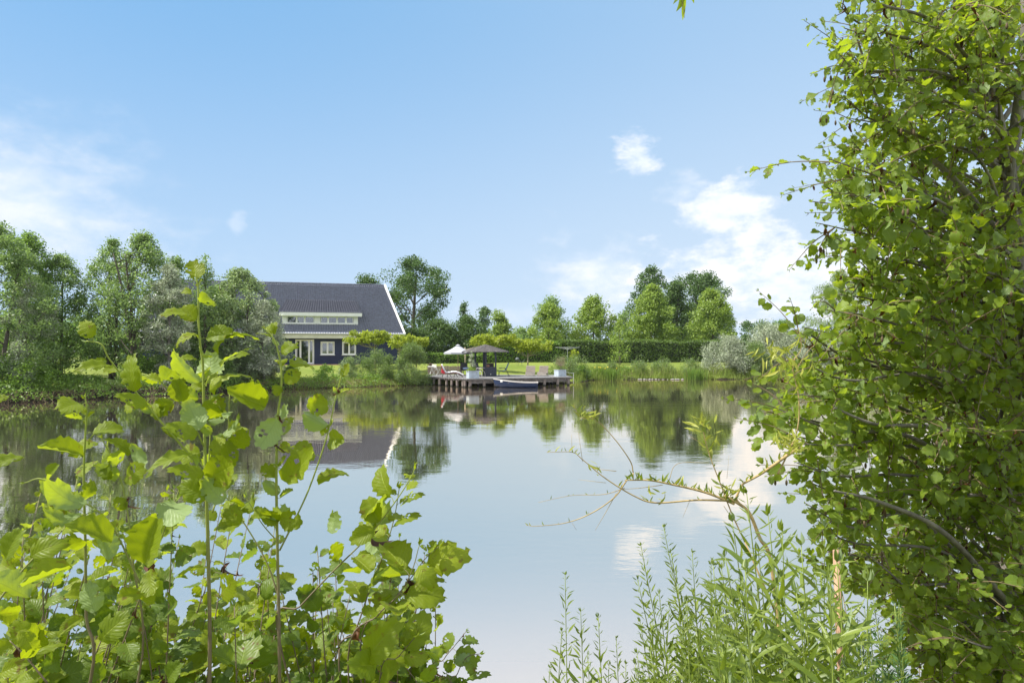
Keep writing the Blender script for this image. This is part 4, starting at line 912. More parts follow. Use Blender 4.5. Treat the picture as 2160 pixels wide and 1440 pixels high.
m_ = MB(); m_.add([(-.08, -.30, .60), (.17, -.30, .33), (.10, -.30, .22), (-.10, -.30, .34), (-.08, .30, .60), (.17, .30, .33), (.10, .30, .22), (-.10, .30, .34)], [(0, 1, 2, 3), (7, 6, 5, 4), (0, 4, 5, 1), (1, 5, 6, 2), (2, 6, 7, 3), (3, 7, 4, 0)]); m_.build('back_pocket', mat('red_canvas', (.60, .03, .05), .7), ll)
for s_ in (-.31, .31):
    m_ = MB(); m_.tube(cat_rom([(-.05, s_, .0), (.10, s_, .30), (.6, s_, .30), (1.3, s_, .18), (1.42, s_, .0)], 4), .014, .014, 6); m_.tube(cat_rom([(.30, s_, 0), (.42, s_, .28), (.62, s_, 0)], 3), .012, .012, 6); m_.tube(cat_rom([(.8, s_, 0), (.9, s_, .27), (1.08, s_, 0)], 3), .012, .012, 6)
    m_.tube(cat_rom([(.02, s_, .50), (.25, s_, .56), (.5, s_, .48), (.55, s_, .30)], 3), .014, .014, 6); m_.build('frame', BLK, ll)

# white metal table and chair at the far left
def bistro_chair(label, loc, rz):
    r = empty('metal_chair', loc, rz); tag(r, label, 'garden chair'); 
    s_ = MB(); 
    for k in range(5): s_.bar((-.19+k*.095, -.2, .45), (-.19+k*.095, .2, .45), .07, .012)
    s_.build('seat', WHITE, r); s_ = MB()
    for z_ in (.62, .72, .82): s_.bar((-.19, .24, z_), (.19, .24, z_), .012, .06)
    s_.build('backrest', WHITE, r)
    for x_ in (-.2, .2):
        MB().tube([(x_, .22, .45), (x_, -.22, 0)], .012, .012, 6).build('leg', WHITE, r); MB().tube([(x_, -.2, .45), (x_, .26, 0)], .012, .012, 6).build('leg', WHITE, r)
        MB().tube([(x_, .22, .45), (x_, .25, .88)], .012, .012, 6).build('back_post', WHITE, r)
    return r
bistro_chair('white metal folding chair left of the white lounger by the board fence', on(920, D=53.8), R(150))
bt = empty('metal_table', on(910, D=53.9)); tag(bt, 'small white metal table beside the fence at the left end of the jetty', 'table')
MB().lathe([(.02, .66), (.34, .66), (.35, .675), (.34, .69), (.02, .69)], n=20).build('top', WHITE, bt)
for k in range(3): a = k*2.09; MB().tube(cat_rom([(0, 0, .66), (.06*math.cos(a), .06*math.sin(a), .35), (.26*math.cos(a), .26*math.sin(a), 0)], 4), .013, .013, 6).build('leg', WHITE, bt)
shrub('hydrangea_bush', 'pinkish flowering bush behind the white table', 'shrub', 908, 57, 764, 9, 785, leaf_mat('hydrangea_leaf', (.22, .18, .10), (.55, .34, .34), (.3, .25, .12), .3, .3), 620, 3, size=.09)

# parasol
pr_ = empty('parasol', on(966, D=53.0)); tag(pr_, 'off-white square parasol open beside the shingled bar', 'parasol')
zt = EYE-(728-HOR)/F*53-DZ; ze = EYE-(743.5-HOR)/F*53-DZ; rr = 1.13
MB().tube([(0, 0, 0), (0, 0, zt+.05)], .025, .022, 10).build('pole', mat('pine_pole', (.45, .33, .18), .6, .2, 8), pr_)
m_ = MB(); n8 = 8; cor = []
for k in range(n8): a = 2*math.pi*(k+.5)/n8; cor.append((rr*math.cos(a)*1.02, rr*math.sin(a)))
top = [(.06*math.cos(2*math.pi*(k+.5)/8), .06*math.sin(2*math.pi*(k+.5)/8), zt) for k in range(8)]
mid_ = [(x_*.5, y_*.5, ze+(zt-ze)*.44) for x_, y_ in cor]; ed = [(x_, y_, ze) for x_, y_ in cor]; fl_ = [(x_, y_, ze-.12) for x_, y_ in cor]
vs = top+mid_+ed+fl_; fs = [(i_*8+j, i_*8+(j+1) % 8, (i_+1)*8+(j+1) % 8, (i_+1)*8+j) for i_ in range(3) for j in range(8)]
vs2 = [(x_*.985, y_*.985, z_-.012) for x_, y_, z_ in vs]; m_.add(vs, fs); m_.add(vs2, [tuple(reversed(f_)) for f_ in fs])
m_.build('canopy', mat('offwhite_canvas', (.38, .39, .42), .8), pr_)
m_ = MB(); m_.lathe([(.20, zt-.02), (.10, zt+.03), (.02, zt+.07)], n=8); m_.build('vent', mat('offwhite_canvas', (.38, .39, .42), .8), pr_)
for k in range(8): MB().tube([(0, 0, zt-.03), (cor[k][0]*.97, cor[k][1]*.97, ze-.0)], .010, .008, 5).build('rib', STEEL, pr_)
MB().lathe([(.24, 0), (.25, .05), (.08, .08), (.03, .3), (.03, .31)], n=16).build('base', mat('concrete_base', (.3, .3, .3), .9), pr_)

# slatted wooden loungers
def wood_lounger(label, px, D, rz):
    r = empty('slatted_lounger', on(px, D=D), rz); tag(r, label, 'sun lounger', 'wooden slatted loungers side by side on the jetty')
    w_ = .70; s_ = MB()
    for k in range(7): 
        y_ = .04+k*.095; z_ = .30-.055*math.sin(k/6*math.pi)+.03*(k == 0); s_.bar((-w_/2, y_, z_), (w_/2, y_, z_), .082, .022)
    s_.bar((-w_/2, .0, .22), (w_/2, .0, .22), .022, .09); s_.bar((-w_/2, -.005, .12), (w_/2, -.005, .12), .022, .09); s_.build('seat', TEAK, r)
    s_ = MB()
    for k in range(8):
        t__ = k/7; s_.bar((-w_/2, .68+.26*t__, .29+.44*t__), (w_/2, .68+.26*t__, .29+.44*t__), .024, .062, up=(0, -.5, .86))
    s_.build('backrest', TEAK, r)
    for x_ in (-w_/2+.06, w_/2-.06):
        q = MB(); q.bar((x_, .0, .22), (x_, .72, .22), .04, .09); q.bar((x_, .70, .24), (x_, .98, .74), .04, .06); q.build('side_rail', TEAK, r)
        for y_ in (.05, .66): MB().box((x_, y_, .10), (.06, .06, .20)).build('leg', TEAK, r)
        MB().bar((x_, .92, .56), (x_, 1.05, .0), .035).build('back_support', TEAK, r)
    return r
wood_lounger('left one of the two wooden slatted loungers on the jetty', 1118, 51.3, R(-5))
wood_lounger('right one of the two wooden slatted loungers on the jetty', 1142.5, 51.4, R(-14))

# rowing boat
bt = empty('rowing_boat', (.32, 46.95, 0), R(-4)); tag(bt, 'navy blue rowing boat with a pale gunwale moored at the jetty', 'boat')
HULL = mat('navy_hull', (.008, .030, .095), .35, .1, 4, spec=.4); GUN = mat('pale_gunwale', (.55, .52, .48), .5)
secs = []; ins_ = []
Lb = 2.95; stn = 14
for i_ in range(stn+1):
    t_ = i_/stn; x_ = -Lb/2*.98+Lb*t_*.98; w_ = .58*min(1, (t_*1.9+.02))**.55*(1-.14*max(0, t_-.6)/.4); w_ = .02+.56*math.sin(min(1, t_*1.25+.02)*math.pi/2)**.8*(1-.22*max(0, t_-.55)/.45)
    zs = .32+.26*(1-t_)**2+.03*t_**3-.02; zk = -.10+.16*(1-t_)**4; xo = -.16*(1-t_)**3
    secs.append([(x_+xo*1.0, -w_, zs), (x_+xo*.6, -w_*.90, zs*.45+zk*.3), (x_+.0, -w_*.55, zk+.02), (x_, 0, zk), (x_, w_*.55, zk+.02), (x_+xo*.6, w_*.90, zs*.45+zk*.3), (x_+xo, w_, zs)])
m_ = MB(); k = 7; vs = [q for s_ in secs for q in s_]; fs = [(i_*k+j, (i_+1)*k+j, (i_+1)*k+j+1, i_*k+j+1) for i_ in range(stn) for j in range(k-1)]; fs.append(tuple(stn*k+j for j in range(k)))
iv = [(x_, y_*.93, z_+(.0 if abs(j_ % 7-3) == 3 else .025)) for j_, (x_, y_, z_) in enumerate(vs)]
m_.add(vs, fs); m_.build('hull', HULL, bt, True); m_ = MB(); m_.add(iv, [tuple(reversed(f_)) for f_ in fs]); m_.build('inner_hull', mat('boat_inside', (.06, .08, .11), .6), bt, True)
for e_ in (0, 6): MB().tube([Vector(s_[e_])+Vector((0, 0, .012)) for s_ in secs], .028, .028, 6).build('gunwale', GUN, bt)
MB().bar(Vector(secs[-1][0])+Vector((.0, 0, .0)), Vector(secs[-1][6]), .05, .10).build('transom_top', GUN, bt)
for t_ in (5, 10): 
    s_ = secs[t_]; MB().bar(Vector((s_[0][0], s_[0][1]*.92, s_[0][2]-.09)), Vector((s_[0][0], -s_[0][1]*.92, s_[0][2]-.09)), .22, .025).build('thwart', TEAK, bt)
MB().box((-1.02, -.385, .43), (.17, .02, .11), R(-18)).build('registration_plate', mat('plate_white', (.8, .8, .78), .5), bt)
rp = MB(); a_ = Vector((-1.45, 46.95+.12, .50)); b_ = Vector((-1.15, 47.55, .44)); rp.tube(cat_rom([a_, (a_+b_)/2+Vector((0, 0, -.1)), b_], 5), .012, .012, 5); tag(rp.build('mooring_rope', mat('rope', (.45, .40, .30), .9)), 'short mooring rope from the bow of the boat to a jetty post', 'rope')

# rotary clothes dryer
cd = P(1197, 758, 62); g0 = gz(cd.x, 62); dr = empty('clothes_dryer', (cd.x, 62, g0)); tag(dr, 'open silver rotary clothes dryer standing on the lawn before the hedge', 'clothes dryer')
zt = EYE-(735.5-HOR)/F*62-g0; MB().tube([(0, 0, 0), (0, 0, zt+.06)], .025, .022, 8).build('pole', STEEL, dr)
MB().lathe([(.03, zt-.08), (.06, zt-.05), (.06, zt+.04), (.03, zt+.06)], n=10).build('hub', STEEL, dr)
for k in range(4):
    a = R(12)+k*math.pi/2; MB().bar((0, 0, zt-.04), (1.14*math.cos(a), 1.14*math.sin(a), zt+.16), .03, .025).build('arm', STEEL, dr)
m_ = MB()
for f in (.45, .7, .95):
    for k in range(4):
        a, a2 = R(12)+k*math.pi/2, R(12)+(k+1)*math.pi/2; m_.tube([(1.14*f*math.cos(a), 1.14*f*math.sin(a), zt-.04+.2*f), (1.14*f*math.cos(a2), 1.14*f*math.sin(a2), zt-.04+.2*f)], .004, .004, 4, cap=False)
m_.build('lines', mat('dryer_line', (.6, .62, .6), .6), dr)
# dark garden ornament on the lawn
go = P(1096, 765, 68); og = empty('garden_ornament', (go.x, 68, gz(go.x, 68))); tag(og, 'dark grey metal bird-like ornament on the lawn right of the bar', 'ornament')
OM = mat('dull_iron', (.10, .11, .12), .6, .3, 10); m_ = MB(); m_.lathe([(.01, .0), (.16, .08), (.22, .2), (.15, .33), (.01, .40)], (-.22, 0, .42), 10); m_.build('body', OM, og, True)
m_ = MB(); m_.tube(cat_rom([(-.1, 0, .5), (.2, .0, .3), (.42, 0, .42), (.5, 0, .62)], 4), .05, .015, 6); m_.build('tail', OM, og, True)
for x_ in (-.28, -.12, .2): MB().tube([(x_, 0, .5), (x_+.03, .02, 0)], .015, .012, 5).build('leg', OM, og)
# yellow garden post, stones and driftwood at the waterline
ST = mat('shore_stone', (.34, .33, .30), .85, .25, 4, .4, 10); rg = RND(640)
for k in range(16):
    px_ = 1346+k*6+rg.random()*4; D_ = 59.0+rg.random()*.5; r_ = .04+.07*rg.random(); vs = []; X_ = (px_-1080)/F*D_
    mb_ = MB(); mb_.lathe([(r_*.3, -r_*.3), (r_*1.0, -.02), (r_*1.15, r_*.3), (r_*.6, r_*.6), (.01, r_*.68)], n=9); o_ = mb_.build('shore_stone', ST, None, True)
    for v_ in o_.data.vertices: v_.co.x *= 1+.25*math.sin(v_.index*1.7+k); v_.co.y *= 1+.2*math.cos(v_.index*2.3+k)
    o_.location = (X_, D_, .03); tag(o_, 'pale stone in the row lying at the waterline of the right-hand bank', 'stone', 'pale stones along the waterline')
m_ = MB(); a_ = P(1312, 793, 59.4); m_.bar(a_+Vector((-.05, 0, .05)), a_+Vector((1.1, .25, -.15)), .16, .04); m_.bar(a_+Vector((.0, .1, -.22)), a_+Vector((1.2, .2, -.26)), .14, .04); dw = m_.build('broken_plank', mat('grey_plank', (.32, .27, .22), .9, .3, 8)); tag(dw, 'broken grey planks lying at the waterline under the low leafy bush', 'plank')
# ------------------------------------------------------------------ leaves close to the camera
def alder_leaf(nr, nc, seed, curl=.25, fold=.25, wave=.03, w=.86, notch=.06):
    """round toothed leaf: base at the origin, length 1 along y"""
    rg_ = RND(seed); v_ = []; uv = []; a1, a2 = rg_.random()*6, rg_.random()*6; tw = rg_.normal()*.2
    for i_ in range(nr+1):
        t_ = i_/nr; hw = w*.5*(math.sin(math.pi*min(1, t_**.86*.985+.015))**.62)*(1+.10*(t_-.5)); hw = max(hw, .012)
        if i_ == nr: hw = w*.16
        tooth = (.035 if i_ % 2 else -.02)*(0 if i_ in (0, nr) else 1)+.02*math.sin(i_*2.3+a1)
        for j in range(-nc, nc+1):
            s_ = j/nc; x_ = s_*(hw+(tooth if abs(j) == nc else 0)); y_ = t_-.10*abs(s_)*(1-t_)*0+abs(s_)*.06*math.sin(t_*math.pi)
            if i_ == nr: y_ += notch*abs(s_)-notch*.6
            z_ = fold*abs(x_)-curl*(t_-.2)**2*1.1-.10*(abs(s_)**3)*curl*2+wave*math.sin(t_*8.5*math.pi*1.0+abs(s_)*2.2+a1)*abs(s_)+.05*math.sin(t_*4+a2)*s_*1.2+tw*x_*t_
            v_.append((x_, y_, z_)); uv.append((s_*.5+.5, t_))
    k = 2*nc+1; q = [(i_*k+j, i_*k+j+1, (i_+1)*k+j+1, (i_+1)*k+j) for i_ in range(nr) for j in range(2*nc)]
    if seed % 3 and nr > 6:      # holes eaten by beetles
        for h_ in rg_.choice(range(2*nc*2, len(q)), 3 if nr > 8 else 1, replace=False): q[h_] = None
        q = [f for f in q if f]
    uvq = np.array([[uv[a] for a in f] for f in q]).reshape(-1, 2)
    return np.array(v_), np.array(q), uvq
def lance_leaf(nr, seed, w=.13, curl=.35, fold=.3):
    rg_ = RND(seed); v_ = []; uv = []; sw = rg_.normal()*.06
    for i_ in range(nr+1):
        t_ = i_/nr; hw = max(.004, w*.5*math.sin(math.pi*t_**.75)**.8) if 0 < t_ < 1 else .006
        for j in (-1, 0, 1):
            v_.append((j*hw+sw*math.sin(t_*3.1), t_, fold*abs(j)*hw-curl*t_*t_*.6)); uv.append((j*.5+.5, t_))
    q = [(i_*3+j, i_*3+j+1, i_*3+3+j+1, i_*3+3+j) for i_ in range(nr) for j in range(2)]
    return np.array(v_), np.array(q), np.array([[uv[a] for a in f] for f in q]).reshape(-1, 2)
BIG = [alder_leaf(12, 3, 700+i_, *p_) for i_, p_ in enumerate([(.15, .10, .03, .84), (.45, .25, .045, .90), (.30, .45, .03, .80), (-.2, .15, .05, .88), (.7, .35, .04, .86), (.1, .6, .03, .92)])]
MEDL = [alder_leaf(7, 2, 720+i_, *p_) for i_, p_ in enumerate([(.15, .15, .03, .80), (.45, .3, .04, .86), (.30, .5, .03, .78), (-.2, .15, .05, .84), (.7, .4, .04, .9)])]
LAN = [lance_leaf(6, 740+i_, *p_) for i_, p_ in enumerate([(.13, .2, .3), (.15, .6, .2), (.12, -.1, .4), (.14, .9, .3)])]
SLN = [lance_leaf(3, 750+i_, *p_) for i_, p_ in enumerate([(.19, .2, .3), (.17, .6, .2)])]
DEAD = [alder_leaf(6, 2, 760+i_, 1.6, 1.4, .12, .7) for i_ in range(3)]
BUD = [lance_leaf(3, 770+i_, .34, .3, .9) for i_ in range(2)]
class Leaves:
    def __init__(s): s.d = {}
    def add(s, kind, base, direction, normal, size, wsc=1.0):
        s.d.setdefault(id(kind), (kind, []))[1].append((*base, *direction, *normal, size, wsc))
    def build(s, name, m, parent, seed=0, smooth=True):
        Vs, Qs, Us = [], [], []; off = 0; rg_ = RND(seed)
        for kind, rows in s.d.values():
            A_ = np.array(rows); var = rg_.integers(0, len(kind), len(A_))
            for v_ in range(len(kind)):
                a_ = A_[var == v_]
                if not len(a_): continue
                V_, Q_, U_ = scatter(kind[v_][0], kind[v_][1], kind[v_][2], a_[:, :3], a_[:, 3:6], a_[:, 6:9], a_[:, 9], a_[:, 10])
                Vs.append(V_); Qs.append(Q_+off); Us.append(U_); off += len(V_)
        if not Vs: return None
        return link(name, np_mesh(name, np.concatenate(Vs), np.concatenate(Qs), np.concatenate(Us), smooth), m, parent)
M_NEAR = leaf_mat('alder_leaf_near', (0.1101, 0.1583, 0.008258), (0.2065, 0.2547, 0.01376), (0.4761, 0.5713, 0.01143), .40, .22, .45, under=(.27, .36, .15), veins=True)
M_NEAR2 = leaf_mat('alder_leaf_mature', (0.07337, 0.1223, 0.01467), (0.163, 0.2284, 0.02037), (0.471, 0.6056, 0.02018), .40, .3, .4, under=(.20, .28, .12), veins=True)
M_NEAR3 = leaf_mat('alder_leaf_shaded', (.06, .105, .012), (.15, .21, .022), (.28, .40, .012), .38, .3, .42, under=(.24, .31, .14), veins=True)  # darker copy of the leaf: deep shade of the lower bush put into its colour
M_WNEAR = leaf_mat('willow_leaf_near', (0.0855, 0.1377, 0.019), (0.209, 0.266, 0.04275), (0.306, 0.391, 0.02975), .42, .4, .4, under=(.26, .33, .19), veins=False)
M_WYEL = leaf_mat('young_willow_leaf', (.25, .30, .03), (.42, .42, .08), (.45, .48, .06), .4, .35)
M_DEAD = leaf_mat('withered_leaf', (.05, .02, .012), (.16, .07, .03), (.12, .04, .02), .15, .2)
M_CONE = mat('alder_cone', (.09, .06, .03), .8, .3, 40)
EYEV = Vector((0, 0, EYE))
def inv_px(v): return (1080+F*v[0]/v[1], HOR-F*(v[2]-EYE)/v[1])
def shoot_leaves(rg_, LV, pts, lsize, kind, t0=.25, gap=.05, spread=.9, grow=True, stems=None, droop=.25, face=.35, dead=None, upb=.9, tipn=True, jit=.25, wsc=1.0):
    """leaves set alternately along a shoot, smaller towards the tip"""
    pts = [Vector(p) for p in pts]; Ls = [(pts[i_+1]-pts[i_]).length for i_ in range(len(pts)-1)]; tot = sum(Ls); s_ = tot*t0; k = int(rg_.integers(0, 9)); 
    while s_ < tot:
        a = s_; i_ = 0
        while i_ < len(Ls)-1 and a > Ls[i_]: a -= Ls[i_]; i_ += 1
        p = pts[i_].lerp(pts[i_+1], min(1, a/max(1e-6, Ls[i_]))); d = (pts[i_+1]-pts[i_]).normalized()
        f = s_/tot; ang = k*2.4+rg_.normal()*.3; u = d.cross(Vector((0, 1, .2))); 
        if u.length < .1: u = Vector((1, 0, 0))
        u.normalize(); w_ = d.cross(u); side = u*math.cos(ang)+w_*math.sin(ang)*.8
        ld = (d*(1-spread*.55)+side*spread+Vector((0, 0, -droop*rg_.random()))+Vector(rg_.normal(size=3)*jit)).normalized()
        nd = Vector((0, -face, upb))+Vector(rg_.normal(size=3)*.5)
        sz = lsize*(.58+.75*rg_.random())*((1-.75*max(0, (f-.72)/.28)**1.3) if grow else 1)
        pet = sz*.24; b_ = p+ld*pet
        if stems is not None: stems.tube([p, p+ld*pet*.5+Vector((0, 0, .003)), b_+ld*.01*0], max(.0007, sz*.012), max(.0005, sz*.009), 4, cap=False)
        if dead is not None and rg_.random() < .05:
            dead.add(DEAD, p, Vector((rg_.normal()*.2, rg_.normal()*.2, -1)), Vector((rg_.normal(), -1, .1)), sz*.62, .6)
        else: LV.add(kind, b_, ld, nd, sz, wsc)
        s_ += gap*(.7+.6*rg_.random())*((1-.5*max(0, (f-.7)/.3)) if grow else 1); k += 1
    if tipn:
        d = (pts[-1]-pts[-2]).normalized()
        for q in range(3): LV.add(BUD, pts[-1], (d+Vector(rg_.normal(size=3)*.35)), Vector(rg_.normal(size=3)), lsize*.28)
def PX(l): return [P(*q) for q in l]

# ---- saplings of the left foreground, stems traced where they stand
rg = RND(800)
def sapling(label, base, stems_, leaves_, fills, seed, extra=(), lsize=.075, m=M_NEAR, gap=.042, group='young alders on the near bank'):
    rg_ = RND(seed); b0 = Vector(base); b0.z = gz(b0.x, b0.y); r = empty('alder_sapling', b0); tag(r, label, 'alder', group)
    sm = MB(); LV = Leaves(); LO = Leaves(); dd = Leaves()
    off = -b0
    for st in stems_:
        pts = PX(st['p']); 
        if st.get('root', True): pts = pts+[(pts[-1]*.45+b0*.55), b0]
        cr = [q+off for q in cat_rom(pts, 6)]; r0, r1 = st.get('r', (.0016, .009)); r0 *= .66; r1 *= .44; sm.tube(cr, r0, r1, 8)
        if not st.get('auto', True):      # small young leaves and spurs between the big traced leaves
            shoot_leaves(rg_, LV, list(reversed(cr[:int(len(cr)*.62)])), .040, BIG, .04, .034, stems=sm, dead=dd, face=.6, grow=False)
        if st.get('auto', True):
            c2 = list(reversed(cr[:int(len(cr)*st.get('f', .62))])); shoot_leaves(rg_, LV, c2, st.get('ls', lsize), BIG, st.get('t0', .1), st.get('gap', gap), stems=sm, dead=dd, face=.7)
    for lf in leaves_:      # (base px,py, tip px,py, depth, depth change, width, flip)
        bx, by, tx, ty, D_ = lf[:5]; dD = lf[5] if len(lf) > 5 else .02; w_ = lf[6] if len(lf) > 6 else 1.0; nf = lf[7] if len(lf) > 7 else (0, -.8, .6)
        b_ = P(bx, by, D_)+off; t_ = P(tx, ty, D_+dD)+off; LV.add(BIG, b_, t_-b_, Vector(nf)+Vector(rg_.normal(size=3)*.12), (t_-b_).length, w_)
    for (tp, dep, n_) in fills:      # shoots that fill the lower bush
        for k in range(n_):
            px_, py_ = tp(rg_); D_ = dep[0]+(dep[1]-dep[0])*rg_.random(); tip = P(px_, py_, D_); root = b0+Vector((rg_.normal()*.08, rg_.normal()*.05, 0))
            m1 = tip.lerp(root, .35)+Vector((rg_.normal()*.04, rg_.normal()*.04, .05)); m1.x = tip.x*.72+root.x*.28
            cr = [q+off for q in cat_rom([tip, m1, root.lerp(m1, .5), root], 7)]; sm.tube(cr, .0010, .0034, 6)
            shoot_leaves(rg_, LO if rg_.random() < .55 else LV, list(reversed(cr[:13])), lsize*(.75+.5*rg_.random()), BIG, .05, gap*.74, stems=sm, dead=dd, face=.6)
    sm.build('stems', [SAPB], r, True); o_ = LV.build('leaves', m, r, seed)
    LO.build('shade_toned_leaves', M_NEAR3, r, seed); dd.build('withered_leaves', M_DEAD, r, seed)
    return r
def zone(poly):
    """random tip inside a polygon of the photo"""
    xs_ = [q[0] for q in poly]; ys_ = [q[1] for q in poly]
    def f(rg_):
        while True:
            x_, y_ = rg_.uniform(min(xs_), max(xs_)), rg_.uniform(min(ys_), max(ys_)); c = False
            for (x1_, y1_), (x2_, y2_) in zip(poly, poly[1:]+poly[:1]):
                if (y1_ > y_) != (y2_ > y_) and x_ < (x2_-x1_)*(y_-y1_)/(y2_-y1_)+x1_: c = not c
            if c: return x_, y_
    return f
FR = (0, -.95, .35); SD = (-.7, -.5, .5); UPF = (0, -.35, .9); BK = (.1, .75, -.65)      # BK shows the pale underside
sapling('tallest young alder in the left foreground, its tip rising against the house roof', (-.62, 1.35, 0), [
    dict(p=[(412, 578, 1.38), (418, 610, 1.38), (419, 682, 1.38), (423, 731, 1.38), (428, 774, 1.38), (431, 900, 1.37), (434, 1000, 1.36), (440, 1200, 1.36), (442, 1440, 1.36)], auto=False, r=(.0022, .010)),
    dict(p=[(443, 800, 1.40), (444, 900, 1.40), (438, 1020, 1.38)], auto=False, root=False, r=(.0018, .004)),
    dict(p=[(183, 719, 1.22), (214, 726, 1.22), (232, 759, 1.23), (284, 823, 1.26), (330, 878, 1.28), (380, 936, 1.30), (432, 1000, 1.34)], auto=False, root=False, r=(.0016, .005)),
    dict(p=[(290, 786, 1.30), (330, 798, 1.30), (367, 835, 1.31), (400, 880, 1.32), (430, 940, 1.35)], auto=False, root=False, r=(.0015, .004)),
    dict(p=[(500, 640, 1.45), (492, 760, 1.45), (485, 900, 1.44), (470, 1040, 1.42)], auto=False, root=False, r=(.0012, .004)) if False else
    dict(p=[(484, 832, 1.45), (482, 900, 1.45), (478, 990, 1.44), (448, 1080, 1.38)], auto=False, root=False, r=(.0014, .004))],
    [(404, 617, 380, 612, 1.38, .01, .6), (402, 665, 345, 648, 1.36, -.04, .62, UPF), (414, 604, 428, 590, 1.38, .0, .5), (409, 590, 400, 576, 1.38, 0, .5), (420, 705, 372, 707, 1.38, -.03, .6, UPF),
     (447, 733, 514, 680, 1.38, .03, .52, (-.6, -.5, .75)), (462, 768, 527, 727, 1.36, .04, .62, (-.5, -.6, .6)), (466, 765, 522, 738, 1.42, .04, .5, UPF), (416, 757, 378, 749, 1.36, -.02, .55, UPF),
     (419, 806, 352, 742, 1.34, -.05, .42, BK), (436, 800, 448, 752, 1.40, .05, 1.0, BK), (440, 822, 500, 768, 1.34, .02, .62, (-.5, -.7, .4)), (432, 846, 462, 885, 1.33, .02, .8, FR), (430, 820, 396, 808, 1.38, .0, .8, FR),
     (385, 846, 372, 800, 1.30, -.01, .95, FR), (366, 832, 392, 800, 1.30, .01, .7, FR), (338, 806, 300, 796, 1.29, .0, .6, UPF), (284, 825, 262, 752, 1.22, -.01, .78, FR), (238, 772, 161, 762, 1.20, -.05, .36, UPF),
     (311, 857, 247, 828, 1.24, -.03, .62, (-.3, -.6, .8)), (320, 872, 300, 852, 1.28, 0, .8, BK), (334, 884, 318, 846, 1.28, .02, .55), (372, 926, 340, 900, 1.30, .0, .5, UPF), (340, 880, 345, 840, 1.3, .02, .5),
     (424, 964, 328, 948, 1.26, -.06, .46, UPF), (415, 920, 352, 892, 1.28, -.03, .75, (-.2, -.8, .5)), (424, 904, 395, 850, 1.30, .02, .95, BK), (440, 890, 486, 862, 1.36, .03, .7, BK), (452, 930, 512, 900, 1.42, .04, .5, BK),
     (476, 930, 488, 985, 1.42, .0, .85, (.2, -.9, .3)), (450, 880, 470, 840, 1.42, .02, .8, FR), (446, 960, 466, 920, 1.35, 0, .8, FR), (440, 1010, 500, 975, 1.3, -.02, .95, (.4, -.8, .3)), (430, 1000, 356, 985, 1.28, -.04, .62, (-.2, -.6, .7)), (438, 1050, 380, 1020, 1.3, -.02, .9, FR),
     (452, 872, 420, 862, 1.4, .02, .8, BK), (430, 880, 452, 838, 1.36, .0, .6, FR)],
    [(zone([(230, 1000), (600, 1010), (640, 1440), (230, 1440)]), (1.4, 2.4), 26)], 801, lsize=.060)
sapling('upright young alder with a bare green stem in front of the house', (-.50, 1.50, 0), [
    dict(p=[(561, 694, 1.42), (576, 712, 1.42), (584, 731, 1.42), (593, 774, 1.42), (593, 823, 1.42), (586, 881, 1.42), (583, 1000, 1.42), (585, 1150, 1.42), (588, 1280, 1.42), (590, 1440, 1.42)], auto=False, r=(.0020, .009)),
    dict(p=[(720, 793, 1.46), (716, 808, 1.46), (709, 835, 1.46), (694, 902, 1.45), (677, 960, 1.45), (650, 1035, 1.44), (620, 1100, 1.43), (590, 1160, 1.42)], auto=False, root=False, r=(.0018, .0045)),
    dict(p=[(520, 1050, 1.40), (550, 1100, 1.41), (575, 1130, 1.42), (586, 1140, 1.42)], root=False, r=(.0012, .003), f=1, t0=0, ls=.05),
    dict(p=[(390, 930, 1.46), (440, 1000, 1.45), (500, 1080, 1.44), (560, 1180, 1.43), (588, 1260, 1.42)], auto=False, root=False, r=(.0014, .004))],
    [(572, 708, 541, 700, 1.42, -.01, .45, UPF), (578, 700, 571, 680, 1.42, 0, .6), (588, 728, 574, 716, 1.42, 0, .6, BK), (596, 748, 606, 725, 1.42, .02, .6, UPF), (612, 764, 668, 762, 1.42, .06, .60, (.1, -.9, .5)),
     (560, 858, 481, 822, 1.38, -.06, .60, (-.1, -.9, .5)), (553, 842, 528, 806, 1.45, .03, .25, UPF), (548, 812, 542, 800, 1.42, .0, .5), (564, 850, 562, 822, 1.42, 0, .3), (584, 884, 548, 945, 1.38, -.02, .95, (-.1, .9, -.4)), (584, 884, 604, 868, 1.44, .03, .9, BK), (606, 880, 616, 910, 1.44, .02, .5, BK),
     (600, 1015, 672, 950, 1.36, -.02, .62, (-.3, -.9, .3)), (586, 985, 600, 960, 1.40, 0, .5), (668, 1012, 730, 980, 1.43, .03, .55, (-.3, -.8, .5)), (690, 897, 638, 872, 1.44, -.03, .72, BK), (692, 896, 672, 915, 1.45, 0, .8, FR), (722, 794, 736, 768, 1.46, .01, .7, FR),
     (712, 832, 738, 815, 1.46, .02, .5, UPF), (713, 830, 702, 818, 1.46, 0, .6, BK), (590, 1040, 556, 1015, 1.42, .0, .7, BK), (588, 1100, 548, 1082, 1.42, -.03, .7, FR), (592, 1090, 640, 1110, 1.40, -.02, .8, FR), (700, 1125, 712, 1080, 1.5, .02, .85, BK), (640, 1010, 610, 990, 1.44, 0, .5),
     (470, 1060, 430, 1010, 1.3, 0, .8, BK), (505, 1105, 470, 1060, 1.38, 0, .85, (-.2, -.9, .3))],
    [(zone([(540, 1120), (700, 1100), (800, 1440), (480, 1440)]), (1.4, 2.4), 20)], 802, lsize=.058)
